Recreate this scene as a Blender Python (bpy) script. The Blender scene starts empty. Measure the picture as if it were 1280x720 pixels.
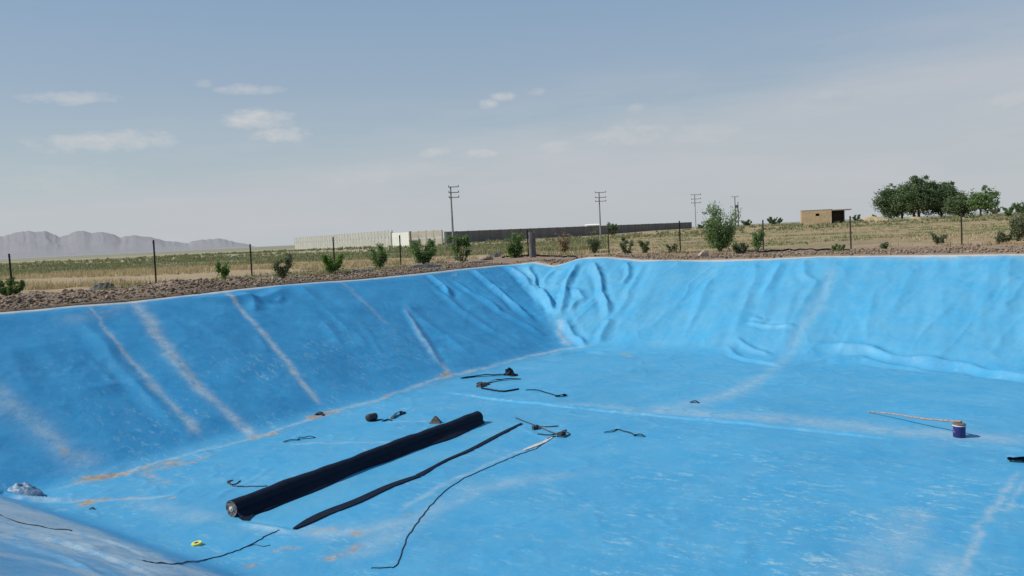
import bpy, math, random
import numpy as np
random.seed(7); rng = np.random.default_rng(11)
sc = bpy.context.scene
COL = sc.collection
PI = math.pi

# ------------------------------------------------------------------ camera
FPX = 1000.0
roll = math.atan(.0465); pitch = math.atan(66.5*math.cos(roll)/FPX)
CAM = np.array([0, 0, 1.6])
F = np.array([0, math.cos(pitch), -math.sin(pitch)])
R0 = np.array([1., 0, 0]); U0 = np.array([0, math.sin(pitch), math.cos(pitch)])
CR = R0*math.cos(roll)-U0*math.sin(roll); CU = U0*math.cos(roll)+R0*math.sin(roll)
from mathutils import Matrix, Vector
cd = bpy.data.cameras.new('camera'); cam = bpy.data.objects.new('camera', cd); COL.objects.link(cam)
cd.sensor_width = 36; cd.lens = 36*FPX/1280; cd.clip_start = .05; cd.clip_end = 60000
M = Matrix.Identity(4)
for i in range(3):
    M[i][0] = CR[i]; M[i][1] = CU[i]; M[i][2] = -F[i]; M[i][3] = CAM[i]
cam.matrix_world = M
sc.camera = cam
sc.view_settings.view_transform = 'Standard'; sc.view_settings.look = 'None'; sc.view_settings.exposure = 0

def ray(px, py): return F+(px-640)/FPX*CR-(py-360)/FPX*CU
def at_z(px, py, z=0.):
    d = ray(px, py); return CAM+d*((z-CAM[2])/d[2])
def at_y(px, py, Y):
    d = ray(px, py); return CAM+d*(Y/d[1])

# ------------------------------------------------------------------ noise
def _h(ix, iy, s):
    n = (ix.astype(np.int64)*374761393+iy.astype(np.int64)*668265263+s*974634777) & 0xffffffff
    n = ((n ^ (n >> 13))*1274126177) & 0xffffffff
    return ((n ^ (n >> 16)) & 0xffff)/65535.
def vn(x, y, s=0):
    x = np.asarray(x, float); y = np.asarray(y, float)
    ix = np.floor(x); iy = np.floor(y); fx = x-ix; fy = y-iy
    fx = fx*fx*fx*(fx*(fx*6-15)+10); fy = fy*fy*fy*(fy*(fy*6-15)+10)
    a = _h(ix, iy, s); b = _h(ix+1, iy, s); c = _h(ix, iy+1, s); d = _h(ix+1, iy+1, s)
    return (a*(1-fx)+b*fx)*(1-fy)+(c*(1-fx)+d*fx)*fy
def fbm(x, y, s=0, o=4):
    t = 0; a = .5; n = 0
    for k in range(o):
        t = t+a*vn(x*2**k+k*17.3, y*2**k-k*9.1, s+k); n += a; a *= .5
    return t/n*2-1
def ss(x, a, b):
    t = np.clip((x-a)/(b-a), 0, 1); return t*t*(3-2*t)

# ------------------------------------------------------------------ pool frame
H = 3.5
C0 = np.array([2.2, 34.7]); A = np.array([-.589, -.808]); A /= np.linalg.norm(A)
B = np.array([-A[1], A[0]])
WL, WR, WN, WF = 7.8, 7.0, 6.4, 7.0
V1, U1 = 22.2, 31.
def to_uv(x, y): return (x-C0[0])*B[0]+(y-C0[1])*B[1], (x-C0[0])*A[0]+(y-C0[1])*A[1]
def to_xy(u, v): return C0[0]+u*B[0]+v*A[0], C0[1]+u*B[1]+v*A[1]
def rim_samples(pts, normal, off):
    out = []
    for px, py in pts:
        d = ray(px, py); p0 = np.array([C0[0], C0[1]])+normal*off
        t = np.dot(p0-CAM[:2], normal)/np.dot(d[:2], normal)
        p = CAM+d*t; u, v = to_uv(p[0], p[1]); out.append((u, v, p[2]))
    return out
Ls = rim_samples([(-60, 394), (0, 390), (50, 386), (100, 381), (160, 377), (230, 369), (300, 361), (350, 356), (400, 352), (450, 349), (500, 344), (540, 340), (575, 336), (600, 333.5), (625, 331), (643, 330)], B, -WL)
Rs = rim_samples([(643, 330), (668, 327), (682, 330), (692, 332), (704, 329), (718, 324), (735, 321), (760, 321), (800, 324.5), (860, 325), (910, 324), (960, 323), (1020, 320), (1100, 319), (1190, 318), (1280, 317), (1340, 316)], -A, WR)
Lv = np.array([q[1] for q in Ls]); Lz = np.array([q[2] for q in Ls]); k = np.argsort(Lv); Lv = Lv[k]; Lz = Lz[k]
Ru = np.array([q[0] for q in Rs]); Rz = np.array([q[2] for q in Rs]); k = np.argsort(Ru); Ru = Ru[k]; Rz = Rz[k]
def rimz(u, v):
    zl = np.interp(v, Lv, Lz); zr = np.interp(u, Ru, Rz)
    zl = zl*(1-ss(v, 20, 26)); zr = zr*(1-ss(u, 22, 27))
    w = ss((-u/WL)-(-v/WR), -.12, .12)
    far = ss((v-V1)/WN-(-u/WL), -.3, .3)
    return (zl*w+zr*(1-w))*(1-far)
def tmax(u, v):
    k = .05
    a = -u/WL; b = -v/WR; c = (v-V1)/WN; e = (u-U1)/WF
    m = np.maximum(np.maximum(a, b), np.maximum(c, e))
    s = np.exp((a-m)/k)+np.exp((b-m)/k)+np.exp((c-m)/k)+np.exp((e-m)/k)
    return m+k*np.log(s)
def softplus(x, k): return k*np.logaddexp(0, x/k)
def prof(t): return softplus(t, .035)-softplus(t-1, .018)
def S0(x, y):
    u, v = to_uv(x, y); t = tmax(u, v)
    return -H+(H+rimz(u, v))*prof(t)
def hit(px, py, f=None):
    f = f or S0
    d = ray(px, py); ts = np.linspace(2.5, 62, 2400)
    X = CAM[0]+d[0]*ts; Y = CAM[1]+d[1]*ts; Z = CAM[2]+d[2]*ts
    g = Z-f(X, Y); i = np.where(g < 0)[0]
    if len(i) == 0: i = [len(ts)-1]
    i = max(i[0], 1); a = ts[i-1]; b = ts[i]
    t = a+(b-a)*g[i-1]/(g[i-1]-g[i]+1e-12)
    return CAM+d*t

# ---- folds drawn in the liner: (points, width, amplitude)
FOLDS = [
 # floor seam ridge
 ([(530, 487), (590, 494), (650, 503), (720, 511), (800, 517), (900, 527), (1000, 536), (1100, 546), (1190, 553)], .07, .072),
 ([(1190, 553), (1285, 562)], .2, .03),
 # right toe wave
 ([(1010, 433), (1050, 431), (1090, 436), (1115, 446), (1150, 449), (1190, 456), (1230, 466), (1290, 475), (1340, 484)], .26, .17),
 ([(985, 459), (1030, 450), (1075, 446), (1110, 455), (1170, 465)], .22, .09),
 ([(935, 402), (965, 409), (1000, 411)], .14, .10),
 ([(905, 432), (930, 448), (955, 455), (990, 458)], .16, .09),
 ([(920, 424), (945, 440), (965, 446)], .14, .08),
 # corner folds, left of the corner
 ([(590, 336), (608, 352), (628, 368), (652, 390), (672, 404)], .28, .17),
 ([(562, 348), (600, 372), (640, 398), (690, 424)], .26, .10),
 ([(545, 356), (575, 385), (620, 415), (665, 432)], .3, .07),
 ([(632, 332), (650, 345), (668, 362), (684, 384)], .28, .2),
 ([(660, 330), (664, 345), (672, 358), (686, 380), (694, 396)], .20, .15),
 ([(700, 332), (682, 352), (684, 372), (697, 394)], .24, .12),
 ([(722, 328), (712, 348), (704, 372), (698, 398)], .26, .22),
 ([(742, 326), (748, 350), (756, 378), (762, 400)], .24, .19),
 ([(706, 392), (722, 377), (730, 372), (716, 362)], .2, .12),
 ([(762, 398), (756, 418), (748, 430)], .26, .14),
 ([(704, 400), (718, 420), (735, 434)], .2, .12),
 ([(780, 328), (786, 342), (776, 356)], .2, .11),
 ([(805, 330), (785, 368), (765, 400)], .26, .08),
 ([(690, 445), (730, 440), (770, 442)], .25, .07),
 ([(500, 375), (545, 410), (590, 445)], .35, .045),
 # right wall drapes
 ([(945, 326), (942, 350), (928, 385), (918, 420)], .3, .065),
 ([(978, 326), (968, 346), (955, 372)], .28, .09),
 ([(1003, 326), (1010, 345), (1022, 352)], .24, .07),
 ([(1022, 350), (1010, 372), (1000, 385)], .24, .06),
 ([(890, 345), (875, 380), (860, 410)], .3, .06),
 ([(1140, 330), (1125, 370), (1105, 395)], .35, .035),
 ([(1230, 325), (1236, 360), (1238, 395)], .35, .04),
 ([(1262, 325), (1258, 360), (1262, 400)], .35, .06),
 ([(940, 396), (955, 402), (962, 398)], .15, .08),
 # left wall, near the rim
 ([(375, 358), (395, 378), (430, 392)], .4, .06),
 ([(300, 362), (316, 376), (322, 392)], .28, .08),
 ([(322, 372), (345, 378), (352, 372)], .2, .05),
 ([(535, 343), (556, 358), (566, 372)], .2, .14),
 ([(240, 375), (330, 372), (360, 364)], .3, .07),
 ([(10, 435), (25, 470), (40, 500)], .4, .03),
 ([(85, 497), (120, 483), (165, 478)], .35, .02),
 ([(100, 400), (190, 500), (240, 550)], .3, .06),
 ([(505, 383), (522, 412), (555, 462)], .2, .06),
 ([(294, 652), (330, 659), (368, 664)], .10, .035),
 # near toe and near bank
 ([(-40, 612), (0, 617), (30, 624), (70, 627), (105, 625)], .10, .10),
 ([(-10, 655), (60, 672), (120, 692), (200, 722)], .10, .055),
 ([(-10, 668), (40, 682), (90, 700), (130, 722)], .10, .04),
 ([(60, 660), (130, 680), (200, 705)], .08, .035),
]
rr = random.Random(3)
# loose drapes running down the right wall and the left wall
for i in range(34):
    u = rr.uniform(2, 26); a = -rr.uniform(.2, 3.0); b = a-rr.uniform(1.5, 3.5); du = rr.uniform(-.9, .9)
    b = max(b, -6.6)
    FOLDS.append(('uv', [(u, a), (u+du*.5, (a+b)/2), (u+du*.7, b)], rr.uniform(.18, .38), rr.uniform(.01, .028)))
for i in range(16):
    v = rr.uniform(1, 20); a = -rr.uniform(.2, 4.0); b = max(a-rr.uniform(1, 3), -7.5); dv = rr.uniform(-1.2, 1.2)
    FOLDS.append(('uv', [(a, v), ((a+b)/2, v+dv*.6), (b, v+dv)], rr.uniform(.15, .4), rr.uniform(.015, .035)))
for i in range(26):
    u = rr.uniform(1, 24); v = rr.uniform(1, 20); an = rr.uniform(-.5, .5)+(PI/2 if rr.random() < .3 else 0); l = rr.uniform(.8, 3)
    FOLDS.append(('uv', [(u, v), (u+l*math.cos(an), v+l*math.sin(an))], rr.uniform(.08, .2), rr.uniform(.006, .016)))

def dense(pts, n=6):
    p = [np.array(q, float) for q in pts]
    if len(p) < 3: return np.array([p[0]+(p[-1]-p[0])*k/6 for k in range(7)])
    out = []
    for i in range(len(p)-1):
        a = p[max(i-1, 0)]; b = p[i]; c = p[i+1]; d = p[min(i+2, len(p)-1)]
        for k in range(n):
            t = k/n
            out.append(.5*((2*b)+(c-a)*t+(2*a-5*b+4*c-d)*t*t+(3*b-a-3*c+d)*t**3))
    out.append(p[-1]); return np.array(out)
def resolve(f):
    if f[0] == 'uv': return dense(f[1], 3), f[2], f[3]
    w = []
    for q in dense(f[0], 2):
        h = hit(*q); w.append(to_uv(h[0], h[1]))
    return np.array(w), f[1], f[2]
RF = [resolve(f) for f in FOLDS]
def polydist(u, v, P):
    """distance and 0..1 position along the polyline"""
    seg = np.linalg.norm(np.diff(P, axis=0), axis=1); L = seg.sum()+1e-9; acc = 0
    best = np.full(np.shape(u), 1e9); par = np.zeros(np.shape(u))
    for i in range(len(P)-1):
        a = P[i]; d = P[i+1]-a; l2 = (d**2).sum()+1e-12
        t = np.clip(((u-a[0])*d[0]+(v-a[1])*d[1])/l2, 0, 1)
        dd = np.hypot(u-a[0]-t*d[0], v-a[1]-t*d[1])
        m = dd < best; best = np.where(m, dd, best); par = np.where(m, (acc+t*seg[i])/L, par); acc += seg[i]
    return best, par
def box_idx(u, v, P, w):
    return np.where((u > P[:, 0].min()-w) & (u < P[:, 0].max()+w) & (v > P[:, 1].min()-w) & (v < P[:, 1].max()+w))[0]
def S1(x, y):
    sh = np.shape(x)
    x = np.atleast_1d(np.asarray(x, float)).ravel(); y = np.atleast_1d(np.asarray(y, float)).ravel()
    u, v = to_uv(x, y); t = tmax(u, v); rz = rimz(u, v)
    z = -H+(H+rz)*prof(t)
    uw = u+.13*fbm(u*.9, v*.9, 21, 2)+.03*fbm(u*4, v*4, 22, 2); vw = v+.13*fbm(u*.9+9, v*.9, 23, 2)
    add = np.zeros_like(z)
    for P, w, a in RF:
        w = w*.72; a = a*.95
        I = box_idx(u, v, P, w*3.2)
        if len(I) == 0: continue
        d, s = polydist(uw[I], vw[I], P)
        add[I] += a*(.45*np.exp(-(d/w)**2)+.55*np.exp(-1.5*(np.sqrt(d*d+(.12*w)**2)-.12*w)/w))*(ss(s, -.02, .16)*(1-ss(s, .8, 1.02)))*(.75+.5*vn(u[I]*1.7, v[I]*1.7, 5))
        # slight trough beside the ridge
        add[I] -= .3*a*np.exp(-((d-2*w)/w)**2)*(ss(s, 0, .2)*(1-ss(s, .8, 1)))
    slope = ss(t, .0, .12)*(1-ss(t, .94, 1.02)); fl = 1-ss(t, -.05, .05)
    right = ss(-v/WR-(-u/WL), -.1, .1)*slope
    left = slope-right
    add += right*(.10*fbm(u*.45, v*.16, 31, 3)+.05*fbm(u*1.2, v*.3, 32, 3))
    add += left*(.12*fbm(u*.3, v*.35, 33, 3)+.02*fbm(u*1.1, v*1.1, 34, 3))
    add += fl*(.03*fbm(u*.35, v*.35, 35, 3)+.006*fbm(u*1.6, v*2.2, 36, 3))
    rg1 = 1-np.abs(fbm(u*.95+.35*v, v*.28-.1*u, 37, 3)); rg2 = 1-np.abs(fbm(u*.30, v*.8+.45*u, 38, 3)); rg3 = 1-np.abs(fbm(u*.7-.4*v, v*.7+.3*u, 39, 3))
    corner = np.exp(-((u+3.5)**2+(v+3.2)**2)/14.)
    add += right*(.05*(rg1**7)*vn(u*.3, v*.4, 40)+.018*rg3**9*vn(u*.5, v*.5, 41)) + left*(.03*(rg2**8)*vn(u*.4, v*.3, 42)+.012*rg3**9*vn(u*.5, v*.5, 43)) + .05*corner*slope*rg3**5
    add += fl*.022*rg3**12*vn(u*.4, v*.4, 44)
    # beyond the rim the sheet drops into its anchor trench
    tr = (t-1)*7
    add -= .32*ss(tr, .12, .75)
    z = z+add
    return z.reshape(sh) if sh else z[0]

def mesh_obj(name, V, Fc, mat=None, parent=None, smooth=False, attrs=None):
    me = bpy.data.meshes.new(name)
    V = np.asarray(V, np.float32)
    if isinstance(Fc, np.ndarray):
        n, k = Fc.shape
        me.vertices.add(len(V)); me.vertices.foreach_set('co', V.ravel())
        me.loops.add(n*k); me.loops.foreach_set('vertex_index', Fc.astype(np.int32).ravel())
        me.polygons.add(n); me.polygons.foreach_set('loop_start', np.arange(0, n*k, k, dtype=np.int32))
        me.polygons.foreach_set('loop_total', np.full(n, k, np.int32))
        me.update(calc_edges=True)
    else:
        me.from_pydata([tuple(map(float, q)) for q in V], [], Fc); me.update()
    if smooth: me.polygons.foreach_set('use_smooth', [True]*len(me.polygons))
    if attrs:
        for kk, a in attrs.items():
            at = me.attributes.new(kk, 'FLOAT', 'POINT'); at.data.foreach_set('value', np.asarray(a, np.float32))
    if mat: me.materials.append(mat)
    o = bpy.data.objects.new(name, me); COL.objects.link(o)
    if parent is not None: o.parent = parent
    return o
def tag(o, label=None, cat=None, group=None, kind=None):
    if label: o['label'] = label
    if cat: o['category'] = cat
    if group: o['group'] = group
    if kind: o['kind'] = kind
    return o
def thing(name, loc, label, cat, group=None, rz=0):
    o = bpy.data.objects.new(name, None); COL.objects.link(o); o.location = tuple(map(float, loc)); o.rotation_euler = (0, 0, rz)
    o.empty_display_size = .2
    return tag(o, label, cat, group)

# ------------------------------------------------------------------ materials
class NT:
    def __init__(s, name):
        s.m = bpy.data.materials.new(name); s.m.use_nodes = True; s.t = s.m.node_tree; s.n = s.t.nodes; s.l = s.t.links
        s.bsdf = s.n['Principled BSDF']
    def add(s, ty, **kw):
        n = s.n.new(ty)
        for k, v in kw.items(): setattr(n, k, v)
        return n
    def link(s, a, b): s.l.new(a, b)
    def pos(s, scale=(1, 1, 1), rot=(0, 0, 0)):
        g = s.add('ShaderNodeNewGeometry'); m = s.add('ShaderNodeMapping'); m.vector_type = 'POINT'
        if rot != (0, 0, 0):
            m2 = s.add('ShaderNodeMapping'); m2.inputs['Rotation'].default_value = rot
            s.link(g.outputs['Position'], m2.inputs[0]); s.link(m2.outputs[0], m.inputs[0])
        else: s.link(g.outputs['Position'], m.inputs[0])
        m.inputs['Scale'].default_value = scale
        return m.outputs[0]
    def obj(s, scale=(1, 1, 1)):
        g = s.add('ShaderNodeTexCoord'); m = s.add('ShaderNodeMapping'); s.link(g.outputs['Object'], m.inputs[0]); m.inputs['Scale'].default_value = scale
        return m.outputs[0]
    def noise(s, vec, scale, detail=4, rough=.55, out='Fac'):
        n = s.add('ShaderNodeTexNoise'); s.link(vec, n.inputs['Vector']); n.inputs['Scale'].default_value = scale
        n.inputs['Detail'].default_value = detail; n.inputs['Roughness'].default_value = rough
        return n.outputs[out]
    def ramp(s, fac, stops):
        r = s.add('ShaderNodeValToRGB'); s.link(fac, r.inputs[0]); e = r.color_ramp.elements
        while len(e) < len(stops): e.new(.5)
        for k, (p, c) in enumerate(stops):
            e[k].position = p; e[k].color = (c, c, c, 1) if not isinstance(c, tuple) else (*c, 1)
        return r.outputs[0]
    def val(s, x):
        if isinstance(x, (int, float)):
            n = s.add('ShaderNodeValue'); n.outputs[0].default_value = x; return n.outputs[0]
        return x
    def math(s, op, a, b=0, clamp=False):
        n = s.add('ShaderNodeMath', operation=op); n.use_clamp = clamp
        for i, x in enumerate((a, b)):
            if isinstance(x, (int, float)): n.inputs[i].default_value = x
            else: s.link(x, n.inputs[i])
        return n.outputs[0]
    def mix(s, fac, a, b):
        n = s.add('ShaderNodeMix', data_type='RGBA')
        for i, x in ((0, fac), (6, a), (7, b)):
            if isinstance(x, tuple): n.inputs[i].default_value = (*x, 1)
            elif isinstance(x, (int, float)): n.inputs[i].default_value = x
            else: s.link(x, n.inputs[i])
        return n.outputs[2]
    def attr(s, name):
        n = s.add('ShaderNodeAttribute'); n.attribute_name = name; return n.outputs['Fac']
    def rand(s): return s.add('ShaderNodeNewGeometry').outputs['Random Per Island']
    def bump(s, h, dist, strength=1.):
        n = s.add('ShaderNodeBump'); n.inputs['Distance'].default_value = dist; n.inputs['Strength'].default_value = strength
        s.link(h, n.inputs['Height']); s.link(n.outputs[0], s.bsdf.inputs['Normal'])
    def color(s, c, rough=.7, spec=.3):
        if isinstance(c, tuple): s.bsdf.inputs['Base Color'].default_value = (*c, 1)
        else: s.link(c, s.bsdf.inputs['Base Color'])
        if isinstance(rough, float): s.bsdf.inputs['Roughness'].default_value = rough
        else: s.link(rough, s.bsdf.inputs['Roughness'])
        s.bsdf.inputs['Specular IOR Level'].default_value = spec
        return s.m
def simple(name, c1, c2, scale=3., rough=.8, spec=.25, bump=0., detail=5):
    t = NT(name); v = t.obj(); n = t.noise(v, scale, detail, .6)
    m = t.color(t.mix(t.ramp(n, [(.3, 0.), (.7, 1.)]), c1, c2), rough, spec)
    if bump: t.bump(t.noise(v, scale*3, 5, .6), bump)
    return m
def island(name, c1, c2, rough=.8, spec=.2, trans=0):
    t = NT(name); m = t.color(t.mix(t.rand(), c1, c2), rough, spec)
    if trans:
        tr = t.add('ShaderNodeBsdfTranslucent'); mx = t.add('ShaderNodeMixShader'); mx.inputs[0].default_value = trans
        tr.inputs[0].default_value = (c2[0]*1.3, c2[1]*1.3, c2[2], 1)
        o = t.n['Material Output']; t.link(t.bsdf.outputs[0], mx.inputs[1]); t.link(tr.outputs[0], mx.inputs[2]); t.link(mx.outputs[0], o.inputs[0])
    return m

# ------------------------------------------------------------------ liner
ang = math.atan2(B[1], B[0])
def liner_material():
    t = NT('blue_geomembrane')
    g = t.pos(); gp = t.pos((1, 1, 1), (0, 0, -ang))       # gp: x along panels, y across
    base = t.mix(t.ramp(t.noise(g, .35, 5, .6), [(.3, 0.), (.7, 1.)]), (.021, .222, .450), (.032, .288, .545))
    base = t.mix(t.ramp(t.noise(g, 2.3, 4, .6), [(.35, 0.), (.75, .35)]), base, (.085, .33, .53))
    # blotchy dust, plus sunlit paleness painted onto floor and right wall
    film_sunlit = t.math('MULTIPLY', t.ramp(t.noise(g, .9, 8, .72), [(.38, 0.), (.72, 1.)]), t.math('ADD', .07, t.math('MULTIPLY', t.attr('film_sunlit'), .30)))
    base = t.mix(t.math('MULTIPLY', t.attr('film_sunlit'), .34), base, (.12, .45, .63))
    base = t.mix(film_sunlit, base, (.22, .41, .50))
    # scuffs: short pale dashes along the panels
    sv = t.pos((1.7, 4.2, 3), (0, 0, -ang+.05)); s1 = t.ramp(t.noise(sv, 1.3, 8, .80), [(.555, 0.), (.61, 1.)])
    sv2 = t.pos((3.6, 6.5, 3), (0, 0, -ang-.35)); s2 = t.ramp(t.noise(sv2, 1., 7, .78), [(.565, 0.), (.62, 1.)])
    sc_ = t.math('MAXIMUM', s1, t.math('MULTIPLY', s2, .7))
    reg = t.ramp(t.noise(g, .55, 4, .6), [(.42, 0.), (.62, 1.)])
    sa = t.attr('scuff')
    sc_ = t.math('MULTIPLY', t.math('MULTIPLY', sc_, t.math('ADD', t.math('MULTIPLY', reg, .8), .2)), sa, True)
    base = t.mix(sc_, base, (.27, .46, .55))
    # dust streaks
    d = t.attr('dust'); dn = t.noise(gp, 2.2, 9, .82); dn2 = t.noise(t.pos((3, 3, 3)), 7., 5, .7)
    dd = t.math('MULTIPLY', d, t.math('ADD', t.math('MULTIPLY', t.ramp(dn, [(.38, 0.), (.60, 1.)]), .95), t.math('MULTIPLY', t.ramp(dn2, [(.35, 0.), (.7, 1.)]), .55)), True)
    base = t.mix(t.math('MULTIPLY', dd, .72), base, (.40, .465, .49))
    # sand deposits
    s = t.attr('sand'); sn = t.noise(g, 3.0, 9, .8)
    f = t.math('MULTIPLY', s, t.ramp(sn, [(.42, 0.), (.54, 1.)]), True)
    base = t.mix(f, base, t.mix(t.ramp(t.noise(g, 6., 8, .8), [(.4, 0.), (.62, 1.)]), (.22, .155, .11), (.43, .37, .31)))
    # rim dust
    r = t.attr('rimdust'); rf = t.math('MULTIPLY', r, t.ramp(t.noise(g, 1.8, 6, .7), [(.25, .25), (.6, 1.)]), True)
    base = t.mix(rf, base, (.50, .47, .42))
    rough = t.math('ADD', t.math('MULTIPLY', t.math('MAXIMUM', dd, f), .25), .52)
    m = t.color(base, rough, .35)
    h = t.math('ADD', t.math('MULTIPLY', t.noise(g, 1.3, 5, .6), 1.), t.math('MULTIPLY', t.noise(gp, 7., 3, .6), .08))
    t.bump(h, .035, .8)
    return m
NU, NV = 880, 820
gu = np.linspace(-WL-.75, U1+8, NU); gv = np.linspace(-WR-.75, V1+WN+.75, NV)
UU, VV = np.meshgrid(gu, gv, indexing='ij'); fu = UU.ravel(); fv = VV.ravel()
# refine rims so the edge line stays clean
X, Y = to_xy(fu, fv); Z = S1(X, Y)
t_ = tmax(fu, fv)
uw = fu+.10*fbm(fu*1.3, fv*1.3, 51, 3)+.05*fbm(fu*5, fv*5, 52, 2); vw = fv+.10*fbm(fu*1.3+9, fv*1.3, 53, 3)+.05*fbm(fu*5, fv*5, 54, 2)
def paint(specs):
    out = np.zeros_like(fu)
    for sp in specs:
        if sp[0] == 'uv': P = dense(sp[1], 3); w0, w1, a = sp[2:]
        else:
            P = np.array([to_uv(*hit(*q)[:2]) for q in dense(sp[0], 2)]); w0, w1, a = sp[1:]
        I = box_idx(fu, fv, P, max(w0, w1)*3.2); d, s = polydist(uw[I], vw[I], P); w = w0+(w1-w0)*s
        out[I] = np.maximum(out[I], a*np.exp(-(d/w)**2)*(ss(s, -.03, .05)*(1-ss(s, .93, 1.03))))
    return out
dust = paint([
 ([(276, 362), (300, 385), (340, 430), (372, 470), (402, 505)], .12, .12, 1.2),
 ([(168, 378), (190, 405), (212, 442), (250, 484), (285, 518), (318, 546)], .26, .16, 1.05),
 ([(112, 384), (140, 420), (180, 468), (215, 505), (250, 545)], .05, .16, 1.0),
 ([(-30, 468), (10, 500), (55, 538), (95, 570), (118, 586)], .28, .4, .62),
 ([(430, 354), (455, 378), (485, 405)], .13, .1, .5),
 ([(508, 385), (520, 408), (540, 440), (562, 466)], .1, .15, .6),
 ([(80, 400), (105, 400), (160, 382)], .3, .2, .35),
 # toe lines
 ([(60, 612), (150, 592), (240, 566), (330, 545), (400, 519), (470, 500), (540, 475), (600, 462), (650, 448), (700, 437), (740, 432)], .07, .13, .85),
 ([(-40, 612), (20, 622), (90, 627), (160, 623), (220, 618)], .08, .1, .8),
 ([(700, 398), (702, 420), (712, 432)], .15, .2, .7),
 ([(1040, 335), (1030, 372), (1010, 400), (985, 440), (960, 466)], .2, .3, .36),
 ([(960, 466), (915, 492), (870, 504), (800, 517)], .3, .5, .55),
 ([(800, 517), (760, 508), (700, 505)], .3, .2, .5),
 ([(800, 512), (860, 516), (950, 522), (1060, 532), (1150, 541), (1290, 555)], .5, .6, .6),
 ([(1270, 590), (1240, 640), (1210, 690), (1190, 730)], .05, .08, .7),
 ([(1285, 590), (1265, 625), (1255, 640)], .05, .06, .6),
 ([(1150, 640), (1100, 700), (1040, 735)], .35, .5, .45),
 ([(1175, 690), (1190, 730)], .25, .3, .6),
 ([(440, 700), (520, 650), (600, 610), (720, 590)], .25, .35, .45),
 ([(500, 640), (570, 598), (640, 568), (690, 552)], .07, .06, .7),
 ([(360, 556), (420, 554), (480, 553), (520, 548)], .05, .05, .7),
 ([(480, 528), (520, 527), (545, 526)], .05, .05, .6),
 ([(310, 655), (420, 668), (520, 650)], .25, .3, .6),
 ([(270, 650), (220, 640), (160, 620)], .3, .3, .35),
 # near bank
 ([(-20, 640), (60, 662), (150, 695), (215, 725)], .16, .12, .75),
 ([(-20, 665), (60, 680), (140, 705), (190, 726)], .12, .10, 1.1),
 ([(-40, 690), (40, 700), (100, 715), (140, 730)], .25, .22, 1.0),
 ([(-60, 720), (0, 722), (60, 730)], .3, .3, .8),
])
sand = paint([
 ([(210, 602), (180, 590), (240, 578), (262, 568)], .14, .1, .7),
 ([(105, 601), (135, 595), (170, 588), (228, 575)], .20, .12, 1.5),
 ([(312, 549), (330, 545), (348, 541)], .15, .13, 1.8),
 ([(385, 524), (402, 519), (425, 514)], .18, .10, 1.8),
 ([(460, 505), (490, 494)], .08, .08, .9),
 ([(550, 472), (562, 465)], .18, .15, 1.5),
 ([(775, 443), (790, 446)], .12, .12, 1.2),
 ([(102, 632), (112, 627), (135, 623)], .13, .09, 1.8),
 ([(150, 623), (165, 621)], .06, .05, 1.1),
 ([(205, 622), (220, 621)], .05, .05, 1.1),
 ([(445, 668), (470, 667)], .10, .08, 1.3),
 ([(395, 663), (425, 660)], .08, .08, .9),
 ([(300, 708), (325, 705)], .06, .06, 1.1),
 ([(410, 700), (440, 690), (450, 680)], .12, .1, .8),
 ([(340, 688), (380, 684)], .06, .06, .8),
 ([(80, 560), (86, 570)], .1, .1, .7),
 ([(500, 645), (515, 643)], .06, .06, .9),
 ([(565, 342), (570, 344)], .1, .1, .6),
])
rimd = ss(t_*7, 6.84, 7.0)*1.15+.35*ss(t_*7, 6.4, 7.0)*ss(fu, 3, 16)*(fv < 0)
spec_ = 1-ss(t_, .04, .12)
leftw = ss(-fu/WL-np.maximum(-fv/WR, (fv-V1)/WN), -.05, .05)
scuff = spec_*(.42+.75*ss(fu, 9, 16)*ss(fv, 9, 15)+.15*ss(fv, 4, 12))+(1-spec_)*(.12+.6*leftw*np.exp(-((fv-8.5)/3.2)**2)*ss(fu, -5.5, -3.))
for (px, py, r_, a_) in ((215, 520, 1.3, .9), (345, 470, 1.6, .8), (115, 460, 2, .3)):
    q = hit(px, py); a, b = to_uv(q[0], q[1]); scuff += 1.3*a_*np.exp(-((fu-a)**2+(fv-b)**2)/r_**2)
CQ = [np.array(to_uv(*hit(*q)[:2])) for q in ((284, 648), (596, 522), (656, 529), (366, 664))]
def inquad(u, v, Q, soft):
    m = np.ones_like(u)*9; sgn = 0
    c = sum(Q)/4
    for i in range(4):
        a = Q[i]; b = Q[(i+1) % 4]; n = np.array([-(b-a)[1], (b-a)[0]]); n = n/np.linalg.norm(n)
        if np.dot(c-a, n) < 0: n = -n
        m = np.minimum(m, (u-a[0])*n[0]+(v-a[1])*n[1])
    return ss(m, -soft, soft)
clean = inquad(fu, fv, CQ, .05)
scuff = scuff*(1-clean); dust = dust*(1-clean); sand = sand*(1-clean)
film_sunlit = np.clip(right_ := ss(-fv/WR-(-fu/WL), -.1, .1)*ss(t_, -.1, .15), 0, 1)+.30*ss(fv, 14, 2)*0+(1-ss(t_, -.05, .05))*.62+(1-ss(t_, -.05, .05))*.25*np.exp(-np.abs(fv-3)/4)  # dust plus painted sun contrast: floor and right wall paler than left
film_sunlit = film_sunlit*(1-clean)+.9*clean
nb = ss((fv-V1)/WN-np.maximum(-fu/WL, 0)*0, .02, .2)
stre = np.clip(fbm(fu*.22+fv*.15, fv*1.7-fu*.35, 75, 5)*1.9+.45, 0, 1)
dust = np.maximum(dust, nb*np.clip(stre*1.1+.6, 0, 1.5)*(1-ss(fu, 3, 16)*.6))
keep = t_ < 1+.75/7
idx = np.arange(NU*NV).reshape(NU, NV)
quads = np.stack([idx[:-1, :-1], idx[1:, :-1], idx[1:, 1:], idx[:-1, 1:]], -1).reshape(-1, 4)
quads = quads[keep[quads].all(1)]
used = np.zeros(len(fu), bool); used[quads.ravel()] = True; rem = np.cumsum(used)-1
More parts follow.
